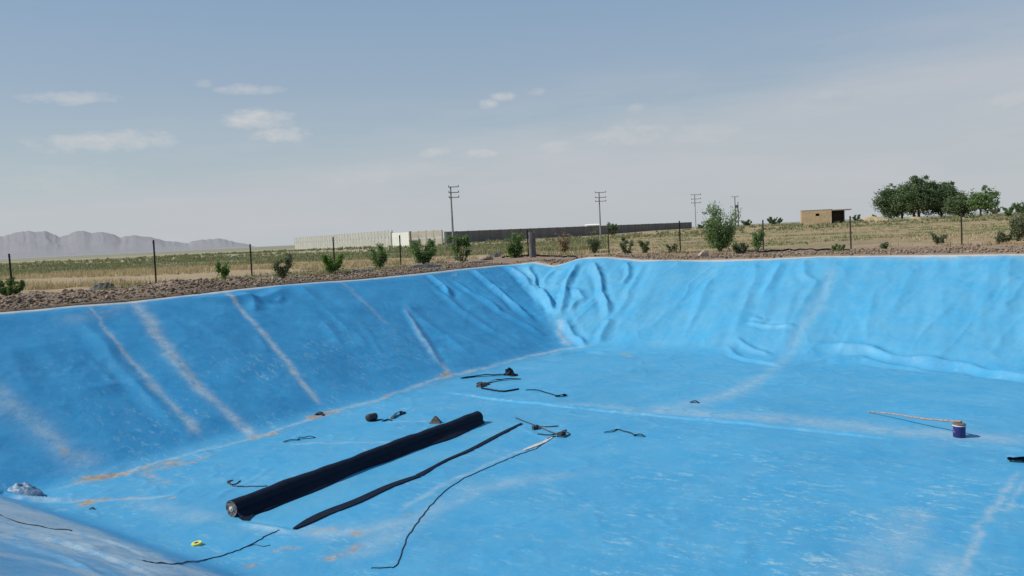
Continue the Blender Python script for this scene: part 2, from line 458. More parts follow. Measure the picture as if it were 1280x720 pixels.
LV = np.stack([X, Y, Z], 1)[used]
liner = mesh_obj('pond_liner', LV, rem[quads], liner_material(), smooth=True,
    attrs={'dust': dust[used], 'sand': sand[used], 'film_sunlit': film_sunlit[used], 'rimdust': rimd[used], 'scuff': scuff[used]})
tag(liner, 'bright blue plastic liner sheet covering the floor and sloping sides of the dug pond', 'pond liner')

def P(px, py, lift=0.):
    q = hit(px, py); z = float(S1(q[0], q[1]))
    # one correction step so the point keeps its place on the wrinkled surface
    q = hit(px, py, lambda x, y: S0(x, y)+(z-float(S0(q[0], q[1]))))
    return np.array([q[0], q[1], float(S1(q[0], q[1]))+lift])

# ------------------------------------------------------------------ ground
def G(x, y):
    x = np.asarray(x, float); y = np.asarray(y, float)
    u, v = to_uv(x, y); t = tmax(u, v); rz = rimz(u, v)
    d = np.maximum(np.maximum(np.maximum(-u-WL, -v-WR), v-V1-WN), u-U1-WF)
    r = np.hypot(x, y)
    out = rz*np.exp(-np.clip(d, 0, 50)/3.)+.035*fbm(x*1.6, y*1.6, 61, 4)*ss(d, .1, 1.)+.13*fbm(x*.5, y*.5, 62, 4)*ss(d, .5, 3)
    out = out+.35*ss(d, .8, 2.)*(1-ss(d, 3.5, 6.5))*ss(v, 4, 12)*(u < 0)*(.6+.8*fbm(x*.7, y*.7, 63, 3))
    out = out+.05+.10*fbm(x*.05, y*.05, 64, 3)*ss(d, 10, 30)
    out = out+.75*ss(x, 20, 60)*ss(y, 95, 160)*(1-ss(r, 400, 1500))
    out = out*(1-ss(r, 1200, 4000))
    # lip: under the liner edge inside, over it outside
    inside = -H-.35+(H+rz)*prof(t)-.05
    w = ss(d, .03, .30)
    return inside*(1-w)+out*w
def axis(lo, hi, step, far, grow):
    a = list(np.arange(lo, hi, step)); s = step; q = hi
    while q < far: a.append(q); s *= grow; q += s
    s = step; q = lo-step; b = []
    while q > -far: b.append(q); s *= grow; q -= s
    return np.array(b[::-1]+a)
au = axis(-20, 26, .14, 14000, 1.09); av = axis(-20, 30, .14, 14000, 1.09)
GU, GV = np.meshgrid(au, av, indexing='ij'); gX, gY = to_xy(GU.ravel(), GV.ravel()); gZ = G(gX, gY)
d_ = np.maximum(np.maximum(-GU-WL, -GV-WR), GV-V1-WN).ravel()
idx = np.arange(GU.size).reshape(GU.shape)
gq = np.stack([idx[:-1, :-1], idx[1:, :-1], idx[1:, 1:], idx[:-1, 1:]], -1).reshape(-1, 4)
def ground_material():
    t = NT('dry_ground'); g = t.pos()
    soil = t.mix(t.ramp(t.noise(g, 1.2, 7, .7), [(.3, 0.), (.7, 1.)]), (.16, .115, .08), (.34, .26, .19))
    soil = t.mix(t.ramp(t.noise(g, .25, 3, .6), [(.4, 0.), (.7, .7)]), soil, (.27, .185, .13))
    bv = t.pos((.010, .045, .03)); b = t.noise(bv, 1., 6, .62)
    field = t.ramp(b, [(.30, (.14, .15, .07)), (.42, (.19, .19, .095)), (.50, (.34, .26, .145)), (.56, (.31, .20, .12)), (.62, (.20, .195, .095)), (.70, (.15, .17, .08)), (.8, (.36, .27, .16))])
    field = t.mix(t.ramp(t.noise(t.pos((.12, .3, .2)), 1., 7, .7), [(.45, 0.), (.7, .7)]), field, (.15, .15, .07))
    field = t.mix(t.ramp(t.noise(g, .8, 7, .75), [(.35, 0.), (.7, .6)]), field, (.40, .29, .17))
    far = t.ramp(t.noise(t.pos((.0006, .004, .01)), 1., 5, .6), [(.38, (.15, .175, .10)), (.47, (.31, .28, .20)), (.56, (.20, .20, .12)), (.66, (.34, .31, .23))])
    ln = t.add('ShaderNodeVectorMath', operation='LENGTH'); t.link(g, ln.inputs[0]); dist = ln.outputs['Value']
    sp = t.add('ShaderNodeSeparateXYZ'); t.link(g, sp.inputs[0])
    yy = t.math('ADD', sp.outputs[1], t.math('MULTIPLY', t.math('SUBTRACT', t.noise(t.pos((.02, .02, .02)), 1., 3, .6), .5), 40.))
    bands = t.ramp(t.math('DIVIDE', yy, 420.), [(.10, (.36, .27, .17)), (.165, (.38, .30, .18)), (.19, (.17, .185, .10)), (.30, (.18, .195, .11)), (.335, (.40, .33, .22)), (.42, (.38, .31, .2)), (.46, (.15, .19, .09)), (.60, (.17, .20, .10)), (.66, (.36, .31, .22))])
    lx = t.add('ShaderNodeMapRange'); t.link(sp.outputs[0], lx.inputs[0]); lx.inputs[1].default_value = 8; lx.inputs[2].default_value = -15
    field = t.mix(t.ramp(t.noise(t.pos((.035, .09, .05)), 1., 5, .65), [(.36, 0.), (.48, 1.)]), (.40, .265, .18), field)
    field = t.mix(t.math('MULTIPLY', lx.outputs[0], .8), field, bands)
    c = t.mix(t.attr('soil'), field, soil)
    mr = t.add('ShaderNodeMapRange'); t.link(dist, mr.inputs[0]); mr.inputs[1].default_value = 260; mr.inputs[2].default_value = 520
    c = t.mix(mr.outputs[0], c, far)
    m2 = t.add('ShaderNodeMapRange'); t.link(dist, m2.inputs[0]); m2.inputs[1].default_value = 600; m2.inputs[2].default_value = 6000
    c = t.mix(t.math('MULTIPLY', m2.outputs[0], .85), c, (.36, .375, .39))  # aerial haze painted into the far ground as grey
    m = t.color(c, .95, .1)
    t.bump(t.noise(g, 5., 6, .7), .05, .8)
    return m
soil = np.clip((1-ss(d_, 6.5, 11))+.45*(fbm(gX*.08, gY*.2, 71, 3) > .18)*(gX > -5)*(d_ < 60), 0, 1)
ground = mesh_obj('ground', np.stack([gX, gY, gZ], 1), gq, ground_material(), smooth=True, attrs={'soil': soil})
tag(ground, kind='structure')

# ------------------------------------------------------------------ geometry helpers
def boxm(cx, cy, cz, sx, sy, sz, rz=0.):
    V = []
    for dx in (-.5, .5):
        for dy in (-.5, .5):
            for dz in (-.5, .5):
                x = dx*sx; y = dy*sy
                V.append((cx+x*math.cos(rz)-y*math.sin(rz), cy+x*math.sin(rz)+y*math.cos(rz), cz+dz*sz))
    return V, [(0, 1, 3, 2), (4, 6, 7, 5), (0, 4, 5, 1), (2, 3, 7, 6), (0, 2, 6, 4), (1, 5, 7, 3)]
class MB:
    def __init__(s): s.V = []; s.F = []
    def put(s, V, Fc):
        n = len(s.V); s.V += [tuple(map(float, q)) for q in V]; s.F += [tuple(i+n for i in f) for f in Fc]; return s
    def box(s, *a, **k): return s.put(*boxm(*a, **k))
    def tube(s, pts, rad, seg=6, cap=True, flat=1.):
        pts = [np.array(q, float) for q in pts]; n = len(pts)
        rad = rad if hasattr(rad, '__len__') else [rad]*n
        V = []; Fc = []; ref = None
        for i, p in enumerate(pts):
            d = pts[min(i+1, n-1)]-pts[max(i-1, 0)]; d = d/(np.linalg.norm(d)+1e-9)
            if ref is None: ref = np.array([0, 0, 1.]) if abs(d[2]) < .9 else np.array([1., 0, 0])
            a = np.cross(d, ref); a /= np.linalg.norm(a)+1e-9; b = np.cross(a, d)
            if abs(d[2]) >= .9 or abs(ref[2]) < .5: ref = b
            for k in range(seg):
                th = 2*PI*k/seg; V.append(p+rad[i]*(a*math.cos(th)+flat*b*math.sin(th)))
        for i in range(n-1):
            for k in range(seg):
                Fc.append((i*seg+k, i*seg+(k+1) % seg, (i+1)*seg+(k+1) % seg, (i+1)*seg+k))
        if cap: Fc += [tuple(range(seg))[::-1], tuple((n-1)*seg+k for k in range(seg))]
        return s.put(V, Fc)
    def ribbon(s, pts, w, th=.012, tilt=0.):
        """flat strip with thickness following pts; w scalar or list"""
        pts = [np.array(q, float) for q in pts]; n = len(pts); w = w if hasattr(w, '__len__') else [w]*n
        V = []; Fc = []
        for i, p in enumerate(pts):
            d = pts[min(i+1, n-1)]-pts[max(i-1, 0)]; a = np.array([d[1], -d[0], 0]); a /= np.linalg.norm(a)+1e-9
            up = np.array([0, 0, 1.]); c = a*math.cos(tilt)+up*math.sin(tilt)
            V += [p-c*w[i]/2, p+c*w[i]/2, p+c*w[i]/2+up*th, p-c*w[i]/2+up*th*1.2]
        for i in range(n-1):
            q = i*4
            for k in range(4): Fc.append((q+k, q+(k+1) % 4, q+4+(k+1) % 4, q+4+k))
        Fc += [(3, 2, 1, 0), ((n-1)*4, (n-1)*4+1, (n-1)*4+2, (n-1)*4+3)]
        return s.put(V, Fc)
    def build(s, name, mat, parent=None, smooth=False):
        o = mesh_obj(name, s.V, s.F, mat, parent, smooth); return o

# ------------------------------------------------------------------ small materials
HDPE = simple('black_hdpe', (.005, .008, .018), (.010, .015, .030), 5., .6, .13, .006)
HDPE_D = simple('dusty_black_plastic', (.018, .020, .028), (.075, .075, .075), 9., .6, .3, .004)
WIRE = simple('dark_wire', (.02, .017, .018), (.06, .05, .045), 20., .6, .3)
POST = simple('dark_steel', (.018, .015, .014), (.05, .035, .028), 6., .6, .3)
ROCKM = simple('rock', (.22, .16, .12), (.42, .34, .27), 6., .95, .1, .02)
PALEROCK = simple('pale_rock', (.34, .27, .21), (.50, .43, .35), 5., .95, .1, .02)
DARKROCK = simple('dark_rock', (.05, .04, .036), (.12, .095, .08), 5., .9, .1, .03)

# ------------------------------------------------------------------ the roll of black sheet
def roll_of_sheet():
    p0 = P(290, 646); p1 = P(598, 528); R_ = .160
    ax = p1-p0; ax[2] = 0; L = np.linalg.norm(ax); ax /= L; side = np.array([ax[1], -ax[0], 0])   # side: +x, away from the sun
    t = thing('sheet_roll', p0, 'long black roll of plastic sheet lying diagonally on the blue liner floor', 'plastic roll')
    base = p0.copy()
    N = 60; SEG = 36
    def cz(s):
        q = base+ax*s; return float(S1(q[0], q[1]))
    V = []; Fc = []
    for i in range(N+1):
        s = L*i/N; r = R_*(1+.035*math.sin(s*1.7)+.02*math.sin(s*5.1+1)+.012*math.sin(s*11)); c = ax*s+np.array([0, 0, cz(s)-base[2]+r*.98])
        for k in range(SEG):
            th = 2*PI*k/SEG; w = 1+.012*math.sin(3*th+s)
            V.append(c+r*w*(side*math.cos(th)*1.03+np.array([0, 0, 1])*math.sin(th)*.97))
    for i in range(N):
        for k in range(SEG): Fc.append((i*SEG+k, i*SEG+(k+1) % SEG, (i+1)*SEG+(k+1) % SEG, (i+1)*SEG+k))
    mesh_obj('rolled_sheet', V, Fc, HDPE, t, True)
    # the two ends: rings of the wound sheet, slightly uneven, and a core
    endm = NT('wound_edge'); v = endm.obj(); w = endm.add('ShaderNodeTexNoise'); endm.link(v, w.inputs[0]); w.inputs['Scale'].default_value = 14.
    em = endm.color(endm.ramp(w.outputs['Fac'], [(.35, (.03, .035, .045)), (.5, (.15, .15, .15)), (.7, (.33, .32, .30))]), .7, .2)
    corem = simple('pale_core', (.35, .30, .26), (.6, .56, .5), 12., .8, .2)
    for (s, sg) in ((0, -1), (L, 1)):
        c = ax*s+np.array([0, 0, cz(s)-base[2]+R_*.98]); V = []; Fc = []
        rad = [R_*.985, R_*.90, R_*.84, R_*.76, R_*.70, R_*.60, R_*.54, R_*.46, R_*.40, R_*.34]
        dep = [0, .006, -.02, .004, -.025, .006, -.02, .008, -.02, 0]
        for j, (r, dp) in enumerate(zip(rad, dep)):
            for k in range(32):
                th = 2*PI*k/32; rq = r*(1+.02*math.sin(2*th+j))
                V.append(c+ax*sg*dp+rq*(side*math.cos(th)*1.03+np.array([0, 0, 1])*math.sin(th)*.97))
        for j in range(len(rad)-1):
            for k in range(32): Fc.append((j*32+k, j*32+(k+1) % 32, (j+1)*32+(k+1) % 32, (j+1)*32+k))
        e = mesh_obj('roll_end', V, Fc, em, t, True)
        m = MB(); m.tube([c+ax*sg*q for q in (-.12, -.04, .012)], [R_*.33, R_*.33, R_*.34], 20, False)
        m.tube([c+ax*sg*q for q in (.012, -.04, -.12)], [R_*.25, R_*.24, R_*.22], 20, True)
        V2 = [c+ax*sg*.012+rq*(side*math.cos(2*PI*k/20)+np.array([0, 0, 1])*math.sin(2*PI*k/20)) for rq in (R_*.34, R_*.25) for k in range(20)]
        m.put(V2, [(k, (k+1) % 20, 20+(k+1) % 20, 20+k) for k in range(20)])
        m.build('core_tube', corem, t, True)
    # loose wavy outer edge of the sheet lying along the lee side
    V = []; Fc = []; n = 90; K = 7
    for i in range(n+1):
        s = L*(i/n); f = .5+.5*math.sin(s*1.15+.6); f = f*.7+.3*(.5+.5*math.sin(s*2.9+2))
        reach = .04+.24*f*(.35+.65*min(1, (L-s)/.8))*(1 if s > .5 else .4+s)
        for k in range(K):
            q = k/(K-1)
            a = (1-q)
            hh = R_*(.95*a**1.5)+.010+.03*q*math.sin(s*3.1)*.5*(1-q)
            off = R_*(.80+.20*q)+reach*q
            w = base+ax*s+side*off
            V.append((*(w[:2]-base[:2]), float(S1(w[0], w[1]))-base[2]+max(hh, .010)))
    for i in range(n):
        for k in range(K-1): Fc.append((i*K+k, (i+1)*K+k, (i+1)*K+k+1, i*K+k+1))
    o = mesh_obj('loose_edge', V, Fc, HDPE, t, True)
    so = o.modifiers.new('s', 'SOLIDIFY'); so.thickness = .006
    m = MB()   # pointed flap at the near end
    a = side*.20; m.put([a+(0, 0, .012), a-ax*.05+side*.16+(0, 0, .012), a+side*.30+ax*.0+(0, 0, .012), a+side*.06+ax*.35+(0, 0, .05)], [(0, 1, 2, 3)])
    m.build('end_flap', HDPE, t)
roll_of_sheet()

# ------------------------------------------------------------------ strips, wires and scraps on the liner
def path(pts, lift=.0, n=5): return [P(q[0], q[1], lift) for q in dense(pts, n)]
def ribbon_thing(name, label, cat, pts, w, mat=HDPE, th=.02, n=5, jitter=0., group=None):
    W = path(pts, .004, n)
    if jitter:
        for q in W: q[2] += rr.uniform(0, jitter)
    k = len(W); w = w if not hasattr(w, '__len__') else list(np.interp(np.linspace(0, 1, k), np.linspace(0, 1, len(w)), w))
    o = MB().ribbon(W, w, th).build(name, mat); return tag(o, label, cat, group)
def wire_thing(name, label, pts, r=.008, mat=WIRE, n=6, cat='wire', group=None):
    W = path(pts, r*.8, n)
    for q in W[1:-1]: q[0] += rr.uniform(-.018, .018); q[1] += rr.uniform(-.018, .018)
    o = MB().tube(W, r, 6).build(name, mat, smooth=True); return tag(o, label, cat, group)
# long strip: two pieces of folded black sheet end to end
ribbon_thing('plastic_strip', 'wide black plastic strip with its pointed end nearest the camera, right of the black roll', 'plastic strip',
    [(368, 662), (405, 643.5), (446, 627.5), (486, 609), (524, 595.5)], [.06, .23, .25, .23, .20, .18, .13], th=.022, group='black strips beside the roll')
ribbon_thing('plastic_strip', 'thin black plastic strip continuing from the wide one towards the wire ends', 'plastic strip',
    [(524, 595), (556, 577), (588, 563), (622, 545), (652, 530)], [.17, .08, .10, .12, .13, .11, .07], th=.02, group='black strips beside the roll')
def lump(name, label, cat, px, py, sx, sy, sz, mat, seed=0, rz=0, sub=2, group=None, rough=.25, on=None, parent=None, boxy=False):
    import bmesh
    bm = bmesh.new(); bmesh.ops.create_icosphere(bm, subdivisions=sub, radius=1)
    r = random.Random(seed)
    off = [Vector((r.uniform(-1, 1), r.uniform(-1, 1), r.uniform(-1, 1))).normalized() for _ in range(9)]
    amp = [r.uniform(.55, .9) for _ in off]
    for v in bm.verts:
        n = v.co.normalized(); s = 1
        for o_, a_ in zip(off, amp):
            d = n.dot(o_)
            if d > a_: s = min(s, a_/d)
        s *= 1+r.uniform(-rough, rough)*.25
        v.co = n*s
        v.co.x *= sx; v.co.y *= sy; v.co.z *= sz
        if v.co.z < -sz*.55: v.co.z = -sz*.55
        v.co.z += sz*.5
    me = bpy.data.meshes.new(name); bm.to_mesh(me); bm.free(); me.materials.append(mat)
    o = bpy.data.objects.new(name, me); COL.objects.link(o); o.rotation_euler = (0, 0, rz)
    p = on if on is not None else P(px, py)
    o.location = tuple(map(float, p)); return tag(o, label, cat, group) if parent is None else o
# short rolled offcut
def offcut():
    p = P(459, 527); q = P(472, 524); t = thing('rolled_offcut', p, 'short thick rolled offcut of black sheet behind the long black roll', 'plastic scrap')
    d = q-p; d[2] = 0; d /= np.linalg.norm(d); m = MB(); R_ = .10
    pts = [d*s+np.array([0, 0, R_]) for s in (0, .02, .15, .30, .32)]
    m.tube(pts, [R_*.85, R_, R_*1.05, R_*.97, R_*.8], 14); m.build('rolled_sheet', HDPE_D, t, True)
    m = MB(); m.tube([d*s+np.array([0, 0, R_]) for s in (-.012, .01)], [R_*.5, R_*.5], 12); m.build('core', WIRE, t)
    s = np.array([d[1], -d[0], 0]); m = MB(); m.put([s*.08+(0, 0, .012), s*.08+d*.32+(0, 0, .012), s*.24+d*.42+(0, 0, .012), s*.18+d*.1+(0, 0, .012)], [(0, 1, 2, 3)]); m.build('loose_flap', HDPE, t)
offcut()
def crumple(name, label, pts_list, mat, cat='plastic scrap', group=None, lumps=()):
    """bent scraps of sheet joined in one piece"""
    m = MB()
    for pts, w, hh in pts_list:
        W = path(pts, .006, 3); n = len(W)
        for i, q in enumerate(W): q[2] += hh*math.sin(PI*i/(n-1))*(.7+.3*math.sin(i*2.1))
        m.ribbon(W, [w*(.6+.4*math.sin(PI*(i+.6)/(n+.2))) for i in range(n)], .015, .35)
    for (px, py, r, h) in lumps:
        c = P(px, py); V = []; 
        rs = random.Random(px)
        for ring, (zz, rq) in enumerate(((0, 1.1), (.45, 1.), (.8, .7), (1., .15))):
            for k in range(8):
                th = 2*PI*k/8; j = rs.uniform(.65, 1.2); V.append((c[0]+r*rq*j*math.cos(th), c[1]+r*rq*j*math.sin(th), c[2]+h*zz*rs.uniform(.8, 1.15)+.004))
        Fc = [(a*8+k, a*8+(k+1) % 8, (a+1)*8+(k+1) % 8, (a+1)*8+k) for a in range(3) for k in range(8)]+[tuple(24+k for k in range(8))]
        m.put(V, Fc)
    o = m.build(name, mat); return tag(o, label, cat, group)
crumple('plastic_scrap', 'torn black scrap just right of the short rolled offcut', [([(478, 527), (484, 525), (490, 526)], .10, .02), ([(490, 524), (496, 519), (507, 516)], .13, .08)], HDPE_D, lumps=((502, 518, .07, .08),))
def tent():
    p = P(544, 529); m = MB(); V = [(-.17, -.06, .004), (.16, -.10, .004), (.18, .12, .004), (-.12, .14, .004), (-.01, .02, .20), (.04, .05, .19)]
    m.put([np.array(q)+p for q in V], [(0, 1, 4), (1, 2, 5, 4), (2, 3, 5), (3, 0, 4, 5)])
    tag(m.build('folded_cardboard', simple('brown_card', (.06, .05, .045), (.20, .15, .11), 9., .8, .15)), 'brownish peaked scrap standing just behind the far half of the black roll', 'cardboard scrap')
tent()
crumple('plastic_scrap', 'tiny black scrap lying on orange sand at the foot of the left bank', [([(394, 519), (400, 517), (404, 520)], .12, .06)], HDPE_D)
crumple('plastic_scrap', 'small curled strip with a pale middle between left bank and roll', [([(354, 553), (362, 551), (375, 550)], .05, .02), ([(372, 549), (384, 548), (394, 547)], .07, .05)], HDPE_D)
crumple('plastic_scrap', 'upper bunched black strip with a raised lump near the far end of the floor', [([(576, 473), (600, 470.5), (625, 469.5), (644, 468.5)], .13, .05)], HDPE, lumps=((637, 468.5, .19, .24), (642, 470, .14, .10)))
crumple('plastic_scrap', 'lower bunched black strip with its lump at the left end', [([(600, 483), (615, 477.5), (632, 475), (651, 474)], .12, .05)], HDPE_D, lumps=((601, 483, .18, .15), (607, 481, .13, .09)))
wire_thing('cord', 'wavy thin black cord hanging off the lower bunched strip', [(602, 486), (614, 488), (628, 490), (640, 488.5), (648, 487)], .03, HDPE, cat='cord')
crumple('plastic_scrap', 'thin curved black strip ending in a wider blob right of the wavy cord', [([(657, 488), (670, 488), (685, 492), (696, 495)], .06, .02), ([(694, 496), (702, 495.5), (708, 494.5)], .16, .05)], HDPE)
crumple('plastic_scrap', 'brown and black bent strip alone on the floor right of the wire bundle', [([(755, 541), (764, 540), (771, 537)], .05, .02), ([(771, 537), (784, 541), (795, 545)], .06, .03), ([(792, 545), (799, 545), (806, 546)], .10, .05)], HDPE_D)
crumple('plastic_scrap', 'tiny dark chip on the floor beyond the long seam', [([(863, 503.5), (868, 503), (874, 504)], .12, .05)], HDPE_D)
crumple('plastic_sheet_scrap', 'flat dark blue-black scrap at the right edge of the photo', [([(1259, 574), (1270, 575), (1290, 574)], .28, .05), ([(1262, 577), (1275, 578), (1292, 577)], .12, .06)], HDPE)
crumple('pebble_scrap', 'tiny dark crumb beside the orange sand in the near left corner', [([(112, 637), (115, 636), (118, 637)], .04, .02)], HDPE_D)
# wires
wire_thing('wire', 'long thin dark wire curving down the floor right of the strips', [(464, 710.5), (482, 710), (496, 707), (502, 688), (512, 668), (528, 645), (548, 622), (572, 603), (600, 589), (630, 576), (655, 566), (672, 560), (684, 550)], .009)
wire_thing('wire', 'dark wire snaking over the floor towards the end of the wide strip', [(178, 701), (205, 703), (240, 703), (280, 694), (308, 684), (330, 672), (349, 663)], .009)
wire_thing('wire', 'short side twig of wire branching under the snaking one', [(308, 684), (318, 681), (328, 683), (338, 682)], .006)
wire_thing('wire', 'straight dark wire on the dusty near bank in the lower left corner', [(-20, 636), (0, 640), (45, 653), (90, 664.5)], .008)
wire_thing('wire', 'hooked wire end sticking out from behind the near end of the roll', [(300, 602), (296, 605), (289, 606), (285, 603), (290, 601), (286, 604), (294, 608), (312, 608.5), (334, 608)], .012)
wb = [ [(645, 523), (655, 527), (668, 532), (690, 541), (702, 545)], [(668, 532), (682, 534), (698, 533)], [(672, 543), (690, 544), (708, 538)], [(684, 550), (692, 546), (706, 547)], [(704, 539), (712, 543), (706, 547)] ]
mbw = MB(); 
for w_ in wb: mbw.tube(path(w_, .014, 4), .018, 5)
for (px, py) in ((668, 537), (670, 536), (704, 544), (700, 546)):
    c = P(px, py); mbw.box(c[0], c[1], c[2]+.05, .12, .09, .09, rz=px)
tag(mbw.build('wire_bundle', HDPE_D), 'tangled bundle of dark wire ends and clips at the far end of the long wire', 'wire bundle')
ribbon_thing('paper_strip', 'pale twisted paper strip under the wire by the tangled bundle', 'paper scrap', [(655, 563), (668, 558), (680, 553), (690, 547)], [.06, .12, .1, .05], simple('pale_paper', (.45, .42, .38), (.62, .6, .56), 8.), .015)
# yellow tape
def ring():
    p = P(246, 681); t = thing('tape_roll', p, 'small yellow roll of tape lying on the floor in the lower left', 'tape roll')
    V = []; n = 28
    for (r, z) in ((.085, 0), (.085, .04), (.042, .04), (.042, 0)):
        for k in range(n): V.append((r*math.cos(2*PI*k/n), r*math.sin(2*PI*k/n), z))
    Fc = [(a*n+k, a*n+(k+1) % n, ((a+1) % 4)*n+(k+1) % n, ((a+1) % 4)*n+k) for a in range(4) for k in range(n)]
    o = mesh_obj('tape_ring', V, Fc, simple('yellow_tape', (.62, .60, .06), (.75, .72, .16), 10., .5), t); o.rotation_euler = (.06, -.08, 0)
    V = []
    for (r, z) in ((.0415, -.001), (.0415, .042), (.034, .042), (.034, -.001)):
        for k in range(n): V.append((r*math.cos(2*PI*k/n), r*math.sin(2*PI*k/n), z))
    o = mesh_obj('core', V, Fc, simple('card_core', (.25, .22, .2), (.4, .36, .3), 10.), t); o.rotation_euler = (.06, -.08, 0)
ring()
# grey bundle in the near left corner
def bundle():
    p = P(30, 620); rs = random.Random(4); V = []; N1, N2 = 44, 20
    for i in range(N1):
        for j in range(N2):
            a = i/(N1-1)*2-1; b = j/(N2-1)*2-1; x = a*.42; y = b*.22
            h = max(0, 1-(a*a+b*b))**.6*.19*(.75+.5*float(vn(a*3+5, b*3, 8)))*(1-.35*a)
            h += .12*abs(float(fbm(a*2.6+3, b*1.8, 3, 3)))*max(0, 1-(a*a+b*b))
            V.append((x, y, h+.006))
    Fc = [(i*N2+j, (i+1)*N2+j, (i+1)*N2+j+1, i*N2+j+1) for i in range(N1-1) for j in range(N2-1) if (((i+.5)/(N1-1)*2-1)**2+((j+.5)/(N2-1)*2-1)**2) < 1]
    o = mesh_obj('crumpled_sheet', V, Fc, simple('grey_blue_sheet', (.07, .16, .27), (.22, .32, .42), 7., .5, .4, .01), smooth=True)
    o.location = tuple(p); o.rotation_euler = (0, 0, ang+.5)
    tag(o, 'crumpled grey-blue bundle of sheet in the near left corner of the pond', 'sheet bundle')
bundle()
# bucket and stick
def bucket():
    p = P(1199, 546); t = thing('paint_bucket', p, 'small dark blue bucket with a white rim band standing on the floor', 'bucket')
    blue = simple('navy_plastic', (.020, .022, .115), (.030, .034, .17), 7., .4, .4)
    def lathe(prof_, n=32):
        V = [(r*math.cos(2*PI*k/n), r*math.sin(2*PI*k/n), z) for r, z in prof_ for k in range(n)]
        return V, [(a*n+k, a*n+(k+1) % n, (a+1)*n+(k+1) % n, (a+1)*n+k) for a in range(len(prof_)-1) for k in range(n)]
    mesh_obj('body', *lathe([(0, .004), (.122, .004), (.128, .014), (.136, .26), (.136, .262)]), blue, t, True)
    mesh_obj('rim_band', *lathe([(.137, .258), (.141, .266), (.141, .277), (.138, .281), (.130, .284), (.126, .22)]), simple('white_plastic', (.55, .57, .6), (.72, .73, .74), 9., .5), t, True)
    mesh_obj('lid', *lathe([(.139, .287), (.142, .300), (.136, .308), (.10, .314), (0, .312)]), simple('brown_lid', (.11, .075, .06), (.22, .15, .11), 9., .8), t, True)
    m = MB(); m.tube([(-.147, 0, .25), (-.156, -.04, .16), (-.16, -.07, .12), (-.15, -.10, .16)], .004, 5); m.build('handle', simple('wire_handle', (.3, .3, .3), (.5, .5, .5), 5., .4), t)
    a = P(1086, 516); b = np.array([p[0], p[1], p[2]+.335])+np.array([.05, .02, 0])
    pts = []
    n = 14
    for i in range(n+1):
        s = i/n; q = a*(1-s)+b*s; q[2] += .018*math.sin(s*7)+.02*(1-s); q[1] += .015*math.sin(s*11); pts.append(q)
    m = MB(); m.tube(pts, [.014+.012*(i/n)+.003*math.sin(i*2.3) for i in range(n+1)], 8)
    tag(m.build('wooden_stick', simple('bare_wood', (.20, .13, .10), (.46, .36, .28), 14., .8), smooth=True), 'long crooked wooden stick with one end resting on the blue bucket', 'stick')
bucket()

# ------------------------------------------------------------------ rim: hose, rocks, rubble
def gp(px, py, lift=0.):
    q = at_z(px, py, 0.1)
    for _ in range(5):
        z = float(G(q[0], q[1])); q = at_z(px, py, min(z, 1.2)+lift)
    return np.array([q[0], q[1], float(G(q[0], q[1]))])
def hose(label, pts, r=.035, name='irrigation_hose'):
    W = []
    for q in dense(pts, 5):
        p = gp(*q); p[2] += r*.9; W.append(p)
    tag(MB().tube(W, r, 7).build(name, HDPE, smooth=True), label, 'hose', 'black hoses lying along the fence')
hose('black hose lying on the soil behind the right rim below the sapling', [(935, 317.5), (965, 314.5), (1000, 313), (1035, 312.8), (1062, 313.5)], .04)
hose('black hose running behind the folded corner of the liner', [(628, 322), (660, 320.5), (700, 321.2), (722, 321.6)], .05)
def rock_at(px, py, w, h, mat, label, cat='rock', seed=1, name='rock', d=None, rz=0.):
    p = gp(px, py); s = p[1]/1000
    return lump(name, label, cat, 0, 0, w*s/2, (d or w*.6)*s/2, h*s*.62, mat, seed, rz, 2, on=p-np.array([0, 0, .02]))
rock_at(879, 320, 14, 9, PALEROCK, 'pale rounded boulder on the right rim below the big sapling', seed=5)
rock_at(82, 368, 11, 8, DARKROCK, 'dark round rock on the left berm by the black plastic heap', seed=6)
rock_at(150, 354, 9, 8, ROCKM, 'pale brown block on top of the left berm', seed=16)
rock_at(571, 330, 11, 6, PALEROCK, 'pale flat stone at the rim below the dense sapling', seed=7)
rock_at(606, 325, 22, 7, ROCKM, 'tilted brown soil slab near the corner of the rim', seed=8)
rock_at(343, 349, 8, 5, PALEROCK, 'small pale stone below the third sapling', seed=9)
rock_at(1150+98, 305, 9, 5, DARKROCK, 'dark stone on the soil at far right', seed=10)
rock_at(1222, 308, 8, 6, ROCKM, 'pale stone beside the last fence post', seed=12)
def heap(px, py, w, h, label, seed):
    p = gp(px, py); s = p[1]/1000; N1, N2 = 40, 14; V = []
    for i in range(N1):
        for j in range(N2):
            a = i/(N1-1)*2-1; b = j/(N2-1)*2-1; e = max(0, 1-a*a*.98-b*b*.98)
            hh = e**.5*h*s*(.45+.9*float(vn(a*3.5+seed, b*2, seed)))+.03*math.sin(a*14+b*5+seed)*e
            x = p[0]+a*w*s/2; y = p[1]+b*.5
            V.append((x, y, float(G(x, y))+hh-.02))
    Fc = [(i*N2+j, (i+1)*N2+j, (i+1)*N2+j+1, i*N2+j+1) for i in range(N1-1) for j in range(N2-1)]
    tag(mesh_obj('plastic_heap', V, Fc, HDPE_D, smooth=True), label, 'plastic heap')
heap(128, 361, 32, 7, 'crumpled black plastic heap on the left berm beside the dark rock', 3)
heap(622, 321, 22, 6, 'black plastic scraps on the soil by the corner sapling', 5)
heap(535, 335, 46, 4, 'thin black plastic debris along the rim below the dense shrub', 9)
heap(450, 341, 40, 4, 'dark torn plastic along the rim below the young trees', 12)

